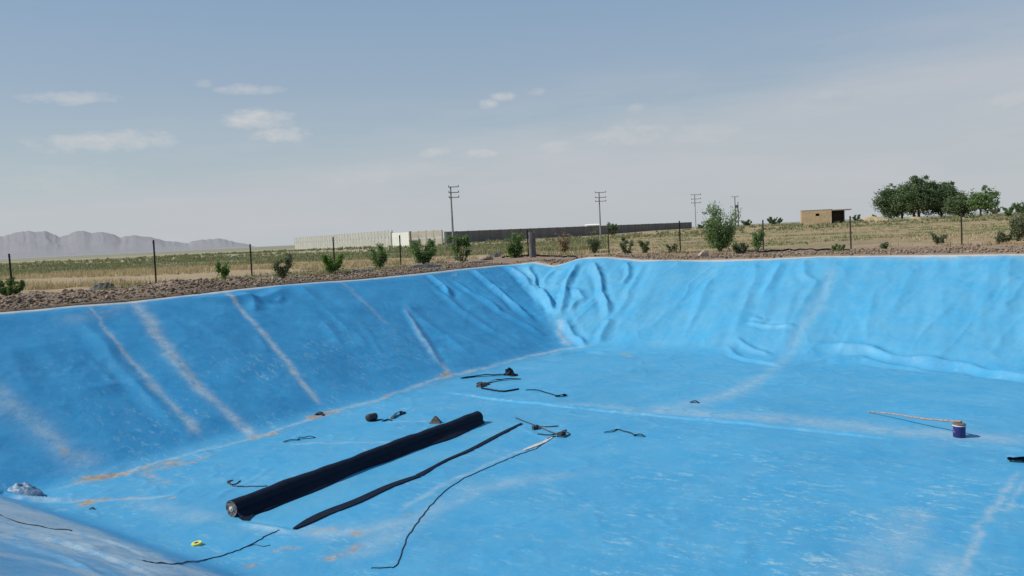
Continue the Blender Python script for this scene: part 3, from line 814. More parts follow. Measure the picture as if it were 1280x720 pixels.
def rubble(name, n, region, smin, smax, mat, seed, label, cat):
    rg = np.random.default_rng(seed)
    ico = [(0, 0, 1), (.9, 0, .3), (.28, .85, .3), (-.73, .53, .3), (-.73, -.53, .3), (.28, -.85, .3), (.5, .5, -.4), (-.6, .1, -.4), (.3, -.6, -.4)]
    fc = [(0, 1, 2), (0, 2, 3), (0, 3, 4), (0, 4, 5), (0, 5, 1), (1, 6, 2), (2, 6, 7), (2, 7, 3), (3, 7, 4), (4, 7, 8), (4, 8, 5), (5, 8, 1), (1, 8, 6)]
    ico = np.array(ico); fc = np.array(fc)
    u, v = region(rg, n); x, y = to_xy(u, v); z = G(x, y)
    s = smin+(smax-smin)*rg.random(n)**4.5
    V = ico[None]*s[:, None, None]*(1+rg.uniform(-.5, .5, (n, 9, 3)))
    V[:, :, 2] *= .75
    th = rg.uniform(0, 2*PI, n); c, sn = np.cos(th)[:, None], np.sin(th)[:, None]
    vx = V[:, :, 0]*c-V[:, :, 1]*sn; vy = V[:, :, 0]*sn+V[:, :, 1]*c
    V = np.stack([vx+x[:, None], vy+y[:, None], V[:, :, 2]+(z+s*.15)[:, None]], -1).reshape(-1, 3)
    Fa = (fc[None]+9*np.arange(n)[:, None, None]).reshape(-1, 3)
    return tag(mesh_obj(name, V, Fa, mat), label, cat, kind='stuff')
def reg_left(rg, n):
    v = rg.uniform(-7, 25, n); d = .25+rg.gamma(1.6, 1.5, n); return -WL-d, v
def reg_right(rg, n):
    u = rg.uniform(-8, 24, n); d = .25+rg.gamma(1.4, 1.5, n); return u, -WR-d
RUB = island('clods', (.10, .075, .055), (.33, .25, .18), .95, .1)
rubble('rubble', 15000, reg_left, .018, .09, RUB, 1, 'brown clods and stones strewn over the left berm', 'rubble')
rubble('gravel', 8000, reg_right, .018, .09, RUB, 2, 'orange brown stones and clods along the right rim', 'rubble')

# ------------------------------------------------------------------ fence posts
lp = [
 (12, 317, 'fence post standing in the low green bush at the far left'),
 (191, 300, 'tall dark fence post on the left berm near the plastic heap'),
 (312, 305, 'fence post between the pale wispy sapling and the leafless bush'),
 (416, 296, 'fence post rising through the first bright green sapling'),
 (499, 294, 'fence post in front of the white gate panel'),
 (568, 296, 'fence post beside the dense sapling under the first utility pole')]
rp = [
 (659, 287, 'fence post at the corner beside the grey wrapped guard'),
 (760, 285, 'fence post right of the thin sapling and second utility pole'),
 (849, 276, 'fence post in front of the far end of the dark wall'),
 (953, 275, 'fence post beside the slim sapling right of the big one'),
 (1063, 270, 'fence post below the sand pile'),
 (1202, 266, 'rightmost fence post in front of the tree group')]
def post(px, top, line, label):
    nrm, off = line; d = ray(px, top); t = np.dot(C0+nrm*off-CAM[:2], nrm)/np.dot(d[:2], nrm); p = CAM+d*t
    z0 = float(G(p[0], p[1])); h = p[2]-z0
    t_ = thing('fence_post', (p[0], p[1], z0), label, 'fence post', 'dark steel fence posts around the pond', rz=rr.uniform(0, 1))
    m = MB(); m.box(0, -.028, h/2-.15, .075, .008, h+.3); m.box(0, .006, h/2-.15, .008, .06, h+.3)
    o = m.build('post_shaft', POST, t_); o.rotation_euler = (rr.uniform(-.012, .012), rr.uniform(-.012, .012), 0)
    for q in (.5, .94):
        m = MB(); m.box(0, -.040, h*q, .085, .012, .035); m.build('wire_clip', POST, t_)
    return p
for px, top, lb in lp: post(px, top, (B, -(WL+8.7)), lb)
for px, top, lb in rp: post(px, top, (-A, WR+8.7), lb)

# ------------------------------------------------------------------ plants
LEAF = {
 'green': island('leaf_green', (.065, .12, .042), (.17, .26, .095), .6, .3, .3),
 'bright': island('leaf_bright', (.06, .13, .025), (.16, .26, .06), .6, .3, .35),
 'dark': island('leaf_dark', (.06, .10, .045), (.15, .205, .10), .7, .2, .2),
 'grey': island('leaf_grey', (.10, .125, .07), (.20, .225, .13), .8, .1, .2),
 'dry': island('leaf_dry', (.20, .15, .09), (.38, .29, .18), .9, .1, .2),
}
BARK = simple('bark', (.07, .05, .035), (.16, .12, .09), 12., .9, .1)
def leaf_mesh(centres, sizes, rg, aspect=.55):
    n = len(centres); a = rg.normal(size=(n, 3)); a /= np.linalg.norm(a, axis=1)[:, None]
    b = rg.normal(size=(n, 3)); b -= (a*b).sum(1)[:, None]*a; b /= np.linalg.norm(b, axis=1)[:, None]
    s = sizes[:, None]; c = centres
    V = np.stack([c-a*s, c-b*s*aspect, c+a*s, c+b*s*aspect], 1).reshape(-1, 3)
    return V, np.arange(4*n).reshape(n, 4)
def plant(name, label, cat, p, h, w, kind='green', n=900, leaf=.05, stems=5, low=.08, seed=0, group=None, upright=.6, partname='foliage', gap=.33, clump=.13):
    n = int(n*3.4)
    rg = np.random.default_rng(seed+100); rs = random.Random(seed)
    t = thing(name, p, label, cat, group)
    m = MB(); tips = []
    for k in range(stems):
        th = 2*PI*(k+rs.random()*.8)/stems; reach = w/2*rs.uniform(.35, 1.); hh = h*rs.uniform(.72, 1.0)*(1-.25*(reach/(w/2))**2)
        pts = []; 
        for i in range(7):
            s = i/6; r = reach*(s**(.35+upright)); pts.append(np.array([r*math.cos(th)+.04*h*rs.uniform(-1, 1)*s, r*math.sin(th)+.04*h*rs.uniform(-1, 1)*s, -.05+hh*s]))
        r0 = .012*h+.006; m.tube(pts, [r0*(1-.8*i/6) for i in range(7)], 5)
        tips.append((pts, 1.))
        for j in range(4):
            i = rs.randint(1, 5); th2 = th+rs.uniform(-1.5, 1.5); l = h*rs.uniform(.12, .3)
            q = [pts[i], pts[i]+np.array([l*.5*math.cos(th2), l*.5*math.sin(th2), l*.45]), pts[i]+np.array([l*.75*math.cos(th2), l*.75*math.sin(th2), l])]
            m.tube(q, [r0*.45, r0*.3, r0*.15], 4); tips.append((q, .6))
    m.build('stem', BARK, t)
    C = []
    while len(C) < n:
        pts, wt = tips[rs.randrange(len(tips))]; s = rs.uniform(low, 1.02)
        f = s*(len(pts)-1); i = min(int(f), len(pts)-2); q = pts[i]+(pts[i+1]-pts[i])*(f-i)
        cl = rs.gauss(0, clump*h)*(1.15-s*.5)
        for _ in range(6):
            v = rg.normal(size=3)*clump*h*.55*(1.1-.5*s); c = q+np.array([0, 0, cl*.2])+v
            if vn(c[0]*3/h+seed, c[2]*4/h, seed) > gap*.75 and c[2] > .02: C.append(c)
            if rs.random() < .02: C.append(c) if c[2] > .02 else None
    C = np.array(C[:n]); V, Fq = leaf_mesh(C, leaf*rg.uniform(.5, 1.2, len(C)), rg)
    mesh_obj(partname, V, Fq, LEAF[kind], t)
    return t
# px, base y, top y, width px, kind, n, stems
PL = [
 ('shrub', 'low spreading green bush around the leftmost fence post', 12, 371, 347, 48, 'green', 1500, 9, dict(upright=.1, low=.1)),
 ('sapling', 'pale wispy sapling on the left berm right of the tall post', 279, 352, 325, 18, 'bright', 350, 4, {}),
 ('sapling', 'narrow dull green sapling with forked top right of the third post', 354, 348, 313, 20, 'grey', 650, 4, {}),
 ('sapling', 'bright green sapling leaning left with a fence post in it', 414, 342, 312, 32, 'bright', 900, 6, {}),
 ('sapling', 'two lobed young tree between the bright sapling and white gate', 475, 336, 300, 26, 'green', 700, 4, {}),
 ('shrub', 'dense rounded shrub in front of the pale wall end', 530, 331, 297, 32, 'green', 1300, 7, {}),
 ('shrub', 'dense dark shrub at the foot of the first utility pole', 577, 328, 292, 26, 'green', 1500, 7, {}),
 ('shrub', 'large leafy shrub beside the corner fence post', 645, 322, 286, 32, 'green', 1600, 8, {}),
 ('sapling', 'dry beige sapling past the grey wrapped guard', 706, 318, 287, 16, 'dry', 420, 5, dict(upright=.9)),
 ('sapling', 'thin olive sapling in front of the second utility pole', 742, 317, 286, 18, 'grey', 480, 4, {}),
 ('shrub', 'low grey green bush, left one of the pair behind the liner', 784, 317, 295, 22, 'grey', 550, 6, {}),
 ('shrub', 'low grey green bush, right one of the pair behind the liner', 806, 316, 299, 16, 'grey', 380, 5, {}),
 ('shrub', 'small grey bush just left of the post before the dark wall end', 841, 316, 303, 14, 'grey', 300, 5, {}),
 ('small_tree', 'tallest leafy sapling with ragged crown standing on the right rim', 900, 315, 254, 46, 'green', 3000, 9, dict(low=.12, upright=.45)),
 ('shrub', 'low dusty weed patch to the right of the tallest sapling', 925, 318, 303, 26, 'grey', 600, 9, dict(upright=.1)),
 ('sapling', 'slim sapling touching the fence post right of the tallest sapling', 947, 315, 284, 11, 'green', 380, 3, dict(upright=.8)),
 ('shrub', 'small round green bush at the end of the black hose', 1047, 314, 304, 18, 'green', 500, 6, dict(upright=.2)),
 ('shrub', 'tiny dark bush right of the post under the sand pile', 1105, 311, 300, 12, 'grey', 300, 4, {}),
 ('shrub', 'faint grey green bush midway to the rightmost fence post', 1172, 305, 289, 22, 'grey', 420, 6, {}),
 ('sapling', 'bushy grey green sapling nearest the right edge', 1272, 303, 262, 20, 'grey', 800, 5, {}),
 ('shrub', 'wide low grey bush in front of the right edge saplings', 1254, 304, 286, 26, 'grey', 600, 7, dict(upright=.3)),
]
for i, (nm, lb, px, by, ty, w, kd, n, st, kw) in enumerate(PL):
    p = gp(px, by); s = p[1]/1000; h = (by-ty)*s*1.0
    plant(nm, lb, 'small tree' if nm == 'small_tree' else nm, p, h*.97, w*s*.95, kd, n, .055 if p[1] < 48 else .065, st, seed=i*7+3, group='saplings and shrubs around the fence', **kw)
# grey guard wrapped round a post
p = gp(666, 322); m = MB(); V = []; n = 16
for j in range(8):
    for k in range(n):
        th = 2*PI*k/n; r = .22*(1+.12*math.sin(3*th+j*.6)+.05*math.sin(j*1.7)); V.append((r*math.cos(th)*.9, r*math.sin(th)*.5, j*1.62/7+.03*math.sin(th*2)))
Fc = [(j*n+k, j*n+(k+1) % n, (j+1)*n+(k+1) % n, (j+1)*n+k) for j in range(7) for k in range(n)]
t = thing('plant_guard', p, 'grey sacking guard wrapped upright beside the corner fence post', 'plant guard')
mesh_obj('sacking', V, Fc, simple('grey_sack', (.11, .105, .11), (.17, .165, .17), 4., .9, .1, .02), t, True)
m = MB(); m.tube([(0, 0, -.1), (0, 0, 1.75)], .025, 6); m.build('stake', POST, t)

# far bushes: px, base Y distance, width px, top px, kind
def far_z(px, Y, z=None):
    q = at_y(px, 300, Y); return np.array([q[0], q[1], float(G(q[0], q[1]))])
def ytop(px, py, Y): return at_y(px, py, Y)[2]
FB = [
 ('round green bush showing above the dark wall behind the second utility pole', 765, 240, 16, 277, 'dark', 700),
 ('dark low bush between third utility pole and the tallest sapling', 876, 260, 10, 279, 'dark', 300),
 ('low dark bush on the skyline right of the transformer pole', 934, 300, 13, 273.5, 'dark', 350),
 ('wider dark bush on the skyline nearer the mud brick hut', 968, 300, 22, 270.5, 'dark', 600),
 ('dark bush behind the right end of the mud brick hut', 1071, 260, 11, 268, 'dark', 300),
 ('small round bush left of the tree group on the skyline', 1093, 280, 8, 268, 'dark', 250),
 ('leafy bush under the right side of the tree group', 1218, 150, 28, 269, 'green', 500),
 ('low bush under the middle of the tree group', 1180, 160, 34, 272, 'green', 500),
 ('hazy grey bush on the skyline right of the tree group', 1244, 330, 12, 259, 'grey', 300),
 ('round topped green bush near the right edge', 1261, 150, 17, 258, 'green', 700),
 ('dark bush cut by the right edge of the photo', 1279, 170, 20, 251, 'dark', 900),
]
for i, (lb, px, Y, w, ty, kd, n) in enumerate(FB):
    p = far_z(px, Y); s = Y/1000; h = ytop(px, ty, Y)-p[2]
    plant('shrub', lb, 'shrub', p, h, w*s, kd, n, .13*s/.15, 7, seed=300+i, group='bushes on the skyline', upright=.25, clump=.13, gap=.35)
# trees
def tree(p, h, w, label, seed, kind='dark', n=3600, trunks=1, leaf=.24, cx=0., low=.28, gap=.36, group='tree group by the track'):
    low *= .5
    rg = np.random.default_rng(seed); rs = random.Random(seed); t = thing('broadleaf_tree', p, label, 'tree', group)
    m = MB(); hubs = []
    for q in range(trunks):
        ox = (q-(trunks-1)/2)*w*.12; lean = rs.uniform(-.06, .06)*w
        tr = [np.array([ox+lean*s*s*2, 0, h*.5*s-.2]) for s in np.linspace(0, 1, 6)]
        m.tube(tr, [.035*h*(1-.5*s) for s in np.linspace(0, 1, 6)], 8)
        for k in range(9):
            th = rs.uniform(0, 2*PI); r = w/2*rs.uniform(.3, .8); z0 = rs.randint(2, 5); e = np.array([r*math.cos(th)+cx, r*math.sin(th), h*rs.uniform(.45, .88)])
            mid = (tr[z0]+e)/2+np.array([0, 0, .05*h]); m.tube([tr[z0], mid, e], [.014*h, .009*h, .004*h], 5); hubs.append(e)
    m.build('trunk', BARK, t)
    # clumps filling an uneven dome with a flat underside
    cl = []
    for k in range(130):
        a = rg.normal(size=3); a /= np.linalg.norm(a); r = rg.random()**.45
        c = np.array([a[0]*r*w/2*.9+cx, a[1]*r*w/2*.9, h*(low+(1-low)*.42)+a[2]*r*h*(1-low)*.46])
        if c[2] < h*low: c[2] = h*(low+rg.random()*.1)
        cl.append((c, w*rg.uniform(.07, .13)))
    for k in range(7):
        th = rg.uniform(0, 2*PI); r = w/2*rg.uniform(0, .6); cl.append((np.array([r*math.cos(th)+cx, r*math.sin(th), h*rg.uniform(.86, .99)]), w*rg.uniform(.03, .06)))
    C = []
    for c, r in cl:
        k = int(n*5./137); d = rg.normal(size=(k, 3))*r*np.array([.75, .75, .5]); C.append(c+d)
    C = np.concatenate(C); keep = vn(C[:, 0]*1.1/w*9+seed, C[:, 2]*10/h, seed) > gap*.6; C = C[keep]
    V, Fq = leaf_mesh(C, leaf*rg.uniform(.5, 1.2, len(C)), rg, .7); mesh_obj('crown', V, Fq, LEAF[kind], t)
TR = [
 (1128, 205, 42, 229.5, 'leftmost round crowned tree of the group by the track', 1, 'dark', 3600, -2.6, .3, .34),
 (1146, 200, 52, 220.5, 'tallest tree of the group with wispy top and twin trunks', 2, 'dark', 4600, 0, .3, .34),
 (1177, 200, 54, 226.5, 'broad dark tree in the middle of the group', 1, 'dark', 4600, 0, .3, .3),
 (1200, 190, 38, 243, 'lower tree joined to the right side of the group', 1, 'dark', 2600, 0, .25, .36),
 (1226, 185, 38, 232.5, 'sparse pale green tree at the right end of the group', 1, 'green', 1500, .6, .3, .62)]
for i, (px, Y, w, ty, lb, tk, kd, n, cx, low, gp_) in enumerate(TR):
    p = far_z(px, Y); tree(p, ytop(px, ty, Y)-p[2], w*.97*Y/1000, lb, 40+i, kd, n, tk, .21, cx, low, gp_)

# ------------------------------------------------------------------ walls, hut, poles, heap
PALEW = simple('pale_concrete', (.34, .33, .29), (.46, .45, .40), .6, .9, .1)
PALEJ = simple('concrete_post', (.26, .25, .22), (.38, .37, .33), 1., .9, .1)
DARKW = simple('grey_block', (.165, .148, .132), (.245, .222, .20), .35, .95, .1)
def wall(name, label, a, b, ztop, zbot, panelmat, postmat, pitch_, pw, th=.15, split=True, coping=False, post_over=.05, gap=(0, 0)):
    a = np.array(a, float); b = np.array(b, float); d = (b-a)[:2]; L = np.linalg.norm(d); rz = math.atan2(d[1], d[0])
    t = thing(name, (a[0], a[1], zbot), label, 'wall', rz=rz)
    n = max(1, int(round(L/pitch_))); mz = zbot-.0
    Hh = ztop-zbot
    def top(s): return Hh
    def put(m, x, zc, sx, sy, sz): m.box(x, 0, zc, sx, sy, sz)
    if split:
        m1 = MB(); m2 = MB()
        for k in range(n):
            x = (k+.5)*L/n; put(m1, x, Hh*.25-.68, L/n-pw, th, Hh*.5-.05+1.2); put(m2, x, Hh*.75+rr.uniform(-.03, .03), L/n-pw, th, Hh*.5-.16)
        m1.build('lower_panels', panelmat, t); m2.build('upper_panels', panelmat, t)
    else:
        m1 = MB(); 
        for k in range(n):
            x = (k+.5)*L/n; put(m1, x, Hh/2-.6+rr.uniform(-.015, .015), L/n-pw, th, Hh+1.2)
        m1.build('blockwork', panelmat, t)
    m = MB()
    for k in range(n+1): put(m, k*L/n, Hh/2-.55+post_over/2, pw, th+.03, Hh+1.1+post_over)
    m.build('pillars', postmat, t)
    if coping:
        m = MB(); put(m, L/2, Hh+.09+post_over, L, th+.22, .12); m.build('coping', postmat, t)
    return t
def zz(px, py, Y): return at_y(px, py, Y)
a = at_y(369, 310, 283); b = at_y(491, 308.5, 195)
wall('panel_wall', 'long pale concrete panel wall in two courses left of the white gate', a, b, 4.0, .75, PALEW, PALEJ, 2.6, .28)
a = at_y(514.5, 307, 188); b = at_y(553, 306, 181)
wall('panel_wall', 'short beige panel wall between the white gate and the dark wall', a, b, 3.45, .1, simple('beige_concrete', (.36, .32, .25), (.46, .42, .34), .7, .9), PALEJ, 2.4, .3, split=True)
# white gate
a = at_y(490.5, 308.5, 190); b = at_y(512, 308, 186); L = float(np.linalg.norm((b-a)[:2]))
t = thing('sheet_gate', (a[0], a[1], 0), 'bright white metal gate in the pale wall', 'gate', rz=math.atan2(b[1]-a[1], b[0]-a[0]))
WHT = simple('white_metal', (.80, .78, .70), (.88, .87, .80), .8, .6)
for k in range(2):
    m = MB(); m.box(L*(.25+.5*k), 0, 1.55, L/2-.06, .06, 3.5)
    for j in range(9): m.box(L*(.5*k)+.15+j*(L/2-.3)/8, -.05, 1.55, .05, .03, 3.4)
    m.build('gate_leaf', WHT, t)
for xx in (-.2, L+.35):
    m = MB(); m.box(xx, 0, 1.5, .42 if xx > 0 else .25, .3, 4.0); m.build('gate_pillar', DARKW if xx > 0 else PALEJ, t)
# dark wall in a few runs
dark = [(560, 290.0, 222), (640, 286.3, 243), (700, 284.0, 262), (751, 281.5, 280), (800, 280.6, 298), (864, 278.8, 320)]
a = at_y(556, 290, 220); b = at_y(864, 279, 320)
wall('block_wall', 'long dark grey block wall stretching right behind the fence', a, b, 3.3, -.05, DARKW, simple('dark_pillar', (.14, .126, .113), (.20, .182, .165), 1., .9), 4.5, .4, .2, split=False, post_over=.06)
m = at_y(555, 305, 200)
t = thing('brick_pier', (m[0], m[1], 0), 'pale narrow double pier where beige wall meets dark wall', 'pier')
m_ = MB(); m_.box(-.35, 0, 1.6, .35, .4, 3.6); m_.build('pier_post', PALEJ, t); m_ = MB(); m_.box(.55, 0, 1.5, .3, .4, 3.4); m_.build('pier_post', PALEW, t)
p = at_y(577, 297, 600)
# distant low white sheds behind the wall
def shed(px0, px1, ytop_, Y, label, mat):
    a = at_y(px0, 290, Y); b = at_y(px1, 290, Y); w = b[0]-a[0]; zt = at_y((px0+px1)/2, ytop_, Y)[2]
    t = thing('low_shed', (a[0]+w/2, Y, 0), label, 'shed'); m = MB(); m.box(0, 0, zt/2-.4, w, 9, zt-.4); m.build('wall', mat, t)
    m = MB(); m.put([(-w/2-.4, -5, zt-.62), (w/2+.4, -5, zt-.62), (w/2+.4, 5, zt-.3), (-w/2-.4, 5, zt-.3), (-w/2-.4, 0, zt), (w/2+.4, 0, zt)], [(0, 1, 5, 4), (4, 5, 2, 3), (0, 4, 3), (1, 2, 5), (0, 3, 2, 1)]); m.build('roof', WHT, t)
shed(733, 748, 280, 420, 'small white roofed shed peeking over the dark wall by the second pole', WHT)
#shed(690, 722, 282.6, 460, 'low white roofed shed just showing above the dark wall', WHT)
# hut of mud brick
def hut():
    Y = 170; a = at_y(1002, 283, Y); gz = float(G(a[0]+4, Y)); W_ = 50*.17; t = thing('mud_brick_hut', (a[0], Y, gz), 'tan mud brick hut with small window, dark doorway and flat overhanging roof', 'hut', rz=-.30)
    mud = simple('mud_brick', (.42, .31, .18), (.55, .43, .28), 1.4, .95, .1, .03); mud2 = simple('mud_side', (.38, .28, .19), (.48, .38, .27), 1.4, .95, .1)
    zt = at_y(1020, 263, Y)[2]-gz; wx = W_*.70; win = (W_*.33, W_*.42); wz = (zt*.58, zt*.76)
    m = MB(); T = .35
    m.box(win[0]/2, 0, zt/2-.3, win[0], T, zt+.6); m.box((win[1]+wx)/2, 0, zt/2-.3, wx-win[1], T, zt+.6)
    cx = (win[0]+win[1])/2; m.box(cx, 0, wz[0]/2-.3, win[1]-win[0], T, wz[0]+.6); m.box(cx, 0, (wz[1]+zt)/2, win[1]-win[0], T, zt-wz[1])
    m.build('front_wall', mud, t)
    m = MB(); m.box(0.15, 2.6, zt/2-.3, .3, 4.84, zt+.6); m.build('side_wall', mud2, t)
    m = MB(); m.box(wx-.18, 2.6, zt/2-.3, .3, 4.84, zt+.6); m.build('inner_wall', mud, t)
    m = MB(); m.box(W_/2, 5.2, zt/2-.3, W_, .3, zt+.55); m.build('back_wall', mud, t)
    m = MB(); m.box(W_-.1, 2.6, zt/2-.35, .25, 4.7, zt+.4); m.build('side_wall', simple('shaded_mud', (.05, .04, .035), (.10, .08, .065), 2.), t)  # right side wall coloured dark to stand for its shade
    m = MB(); m.box(wx+(W_-wx)/2+.05, 1.2, zt/2-.3, W_-wx-.3, .1, zt+.2); m.build('doorway_shade', simple('opening_shade', (.022, .018, .016), (.05, .042, .035), 3.), t)  # dark sheet painting the shade inside the open recess
    m = MB(); m.box(wx/2+.1, 2.5, zt+.06, wx+.2, 5.4, .1); m.box((wx+W_+1.2)/2+.1, 2.2, zt-.14, W_+1.2-wx, 6.0, .2); m.build('roof', simple('roof_slab', (.20, .155, .11), (.36, .28, .20), 2.), t)
hut()
# sand pile
def sand_pile(px, Y, w, ty, label, seed):
    p = far_z(px, Y); s = Y/1000; h = ytop(px, ty, Y)-p[2]; n = 40; V = []
    for i in range(n):
        for j in range(n):
            a = i/(n-1)*2-1; b = j/(n-1)*2-1; r = math.hypot(a, b); x = a*w*s/2; y = b*w*s/4
            hh = h*max(0, 1-r)**.8*(.7+.6*float(vn(a*3+seed, b*3, seed))); V.append((p[0]+x, p[1]+y, float(G(p[0]+x, p[1]+y))-.05+hh))
    tag(mesh_obj('sand_pile', V, [(i*n+j, (i+1)*n+j, (i+1)*n+j+1, i*n+j+1) for i in range(n-1) for j in range(n-1)], simple('yellow_sand', (.42, .31, .16), (.52, .41, .24), 1., .95, .1), smooth=True), label, 'sand pile')
sand_pile(1090, 170, 60, 270.5, 'pale yellow sand pile between the hut and the tree group', 4)
sand_pile(1142, 185, 44, 270.5, 'orange yellow mound behind the trunks of the tree group', 8)
# utility poles
CONC = simple('grey_pole', (.20, .19, .185), (.32, .31, .30), 3., .8, .15); STEEL = simple('galv', (.10, .10, .11), (.2, .2, .2), 3., .5, .3)
def pole(px, ty, Y, arms, label, left=.5, right=1.4, shade=CONC, twin=False):
    p = far_z(px, Y); h = ytop(px, ty, Y)-p[2]; t = thing('utility_pole', p, label, 'utility pole', 'utility poles crossing the plain')
    m = MB(); m.tube([(0, 0, -.5), (0, 0, h*.5), (0, 0, h)], [.19, .15, .11], 8); m.build('mast', shade, t)
    for z in arms:
        m = MB(); m.box((right-left)/2, -.16, h-z, left+right, .12, .12)
        o = m.build('crossarm', STEEL, t)
        for x in ((-left+.08, right-.08) if left > .3 else (right-.08, right*.5)):
            k = MB(); k.tube([(x, -.16, h-z+.05), (x, -.16, h-z+.14), (x, -.16, h-z+.24), (x, -.16, h-z+.30)], [.04, .08, .07, .03], 8); k.build('insulator', simple('porcelain', (.12, .09, .08), (.2, .16, .14), 4.), o)
    if twin:
        m = MB(); m.tube([(.9, 0, -.5), (.9, 0, h*.82)], [.15, .11], 8); m.build('mast', shade, t)
        m = MB(); m.box(.45, -.1, h*.62, .9, .5, .12); m.build('platform', STEEL, t)
        m = MB(); m.box(.45, -.1, h*.62+.5, .6, .45, .8); m.build('transformer', STEEL, t)
pole(566.5, 233, 131, (.1, 1.0, 1.8), 'nearest utility pole with three crossarms beside the dark wall start', .35, 1.35)
pole(751, 240, 175, (.1, 1.2, 2.0), 'second utility pole, near the bush on the dark wall', .9, 1.5)
pole(870, 243, 210, (.1, 1.2, 2.2), 'pale thin utility pole just past the end of the dark wall', 1.0, 1.6, simple('pale_pole', (.36, .36, .36), (.48, .48, .48), 3.))
pole(920, 245.5, 240, (.1,), 'dark twin utility pole with transformer right of the tallest sapling', 1.0, 1.0, simple('dark_pole', (.10, .09, .085), (.18, .16, .15), 3.), True)

# ------------------------------------------------------------------ grass and scrub (stuff)
def tufts(name, n, sampler, hmin, hmax, w, mat, seed, label, blades=7, cat='grass', spread=.18):
    rg = np.random.default_rng(seed); x, y = sampler(rg, n); n = len(x); z = G(x, y)
    N = n*blades; bx = np.repeat(x, blades)+rg.normal(size=N)*spread; by = np.repeat(y, blades)+rg.normal(size=N)*spread; bz = np.repeat(z, blades)-.02
    h = np.repeat(rg.uniform(hmin, hmax, n), blades)*rg.uniform(.5, 1.1, N); ww = w*rg.uniform(.6, 1.5, N)*(1+np.clip((by-60)/120, 0, 2))
    th = rg.uniform(0, 2*PI, N); lx = rg.normal(size=N)*.35*h; ly = rg.normal(size=N)*.35*h
    dx = np.cos(th)*ww/2; dy = np.sin(th)*ww/2
    V = np.stack([np.stack([bx-dx, by-dy, bz], -1), np.stack([bx+dx, by+dy, bz], -1), np.stack([bx+lx, by+ly, bz+h], -1)], 1).reshape(-1, 3)
    return tag(mesh_obj(name, V, np.arange(3*N).reshape(N, 3), mat), label, cat, kind='stuff')
def samp(y0, y1, xl, xr, dens, dmin=9.5, seed=81):
    """points in a band, clumped by noise, kept outside the pond"""
    def f(rg, n):
        y = y0+(y1-y0)*rg.random(n)**1.3; x = y*rg.uniform(xl, xr, n)
        u, v = to_uv(x, y); d = np.maximum(-u-WL, -v-WR)
        k = (d > dmin) & (fbm(x*.06+seed, y*.14, seed, 3) > dens); return x[k], y[k]
    return f
GOLD = island('dry_straw', (.34, .27, .16), (.54, .44, .28), .9, .1, .2)
OLIVE = island('olive_scrub', (.15, .165, .085), (.28, .28, .155), .9, .1, .2)
GREEN = island('field_green', (.12, .165, .065), (.23, .27, .125), .9, .1, .2)
tufts('dry_grass', 12000, samp(38, 78, -.75, .1, .0, 9.5, 81), .18, .5, .05, GOLD, 21, 'golden dry grass growing in a band behind the left fence')
tufts('scrub', 10000, samp(66, 135, -.75, .12, -.04, 12, 83), .15, .5, .09, OLIVE, 22, 'grey green scrub in a band beyond the golden grass', cat='scrub')
tufts('dry_grass', 4200, samp(46, 120, .02, .75, .02, 8, 85), .10, .30, .05, GOLD, 23, 'thin straw coloured grass on the plain behind the right fence')
tufts('weeds', 10000, samp(42, 150, .0, .75, .0, 6.5, 87), .08, .24, .06, GREEN, 24, 'low green weeds in patches behind the right fence', cat='weeds')
tufts('scrub', 5000, samp(120, 230, -.75, .75, .0, 12, 89), .3, .7, .16, OLIVE, 25, 'distant low scrub scattered over the plain towards the walls', cat='scrub')
def bermweeds(rg, n):
    v = rg.uniform(-8, 24, n); u = -WL-rg.uniform(3.5, 10, n); x, y = to_xy(u, v); k = fbm(x*.3, y*.3, 91, 3) > .12; return x[k], y[k]
tufts('weeds', 1500, bermweeds, .1, .35, .035, OLIVE, 26, 'sparse dull weeds between the stones of the left berm', cat='weeds')
def rimweeds(rg, n):
    u = rg.uniform(-6, 24, n); v = -WR-rg.uniform(2.5, 9, n); x, y = to_xy(u, v); k = fbm(x*.3, y*.3, 93, 3) > .08; return x[k], y[k]
tufts('weeds', 2200, rimweeds, .08, .28, .035, island('mix_weed', (.16, .14, .07), (.34, .27, .14), .9, .1), 27, 'sparse straw weeds along the right rim', cat='weeds')

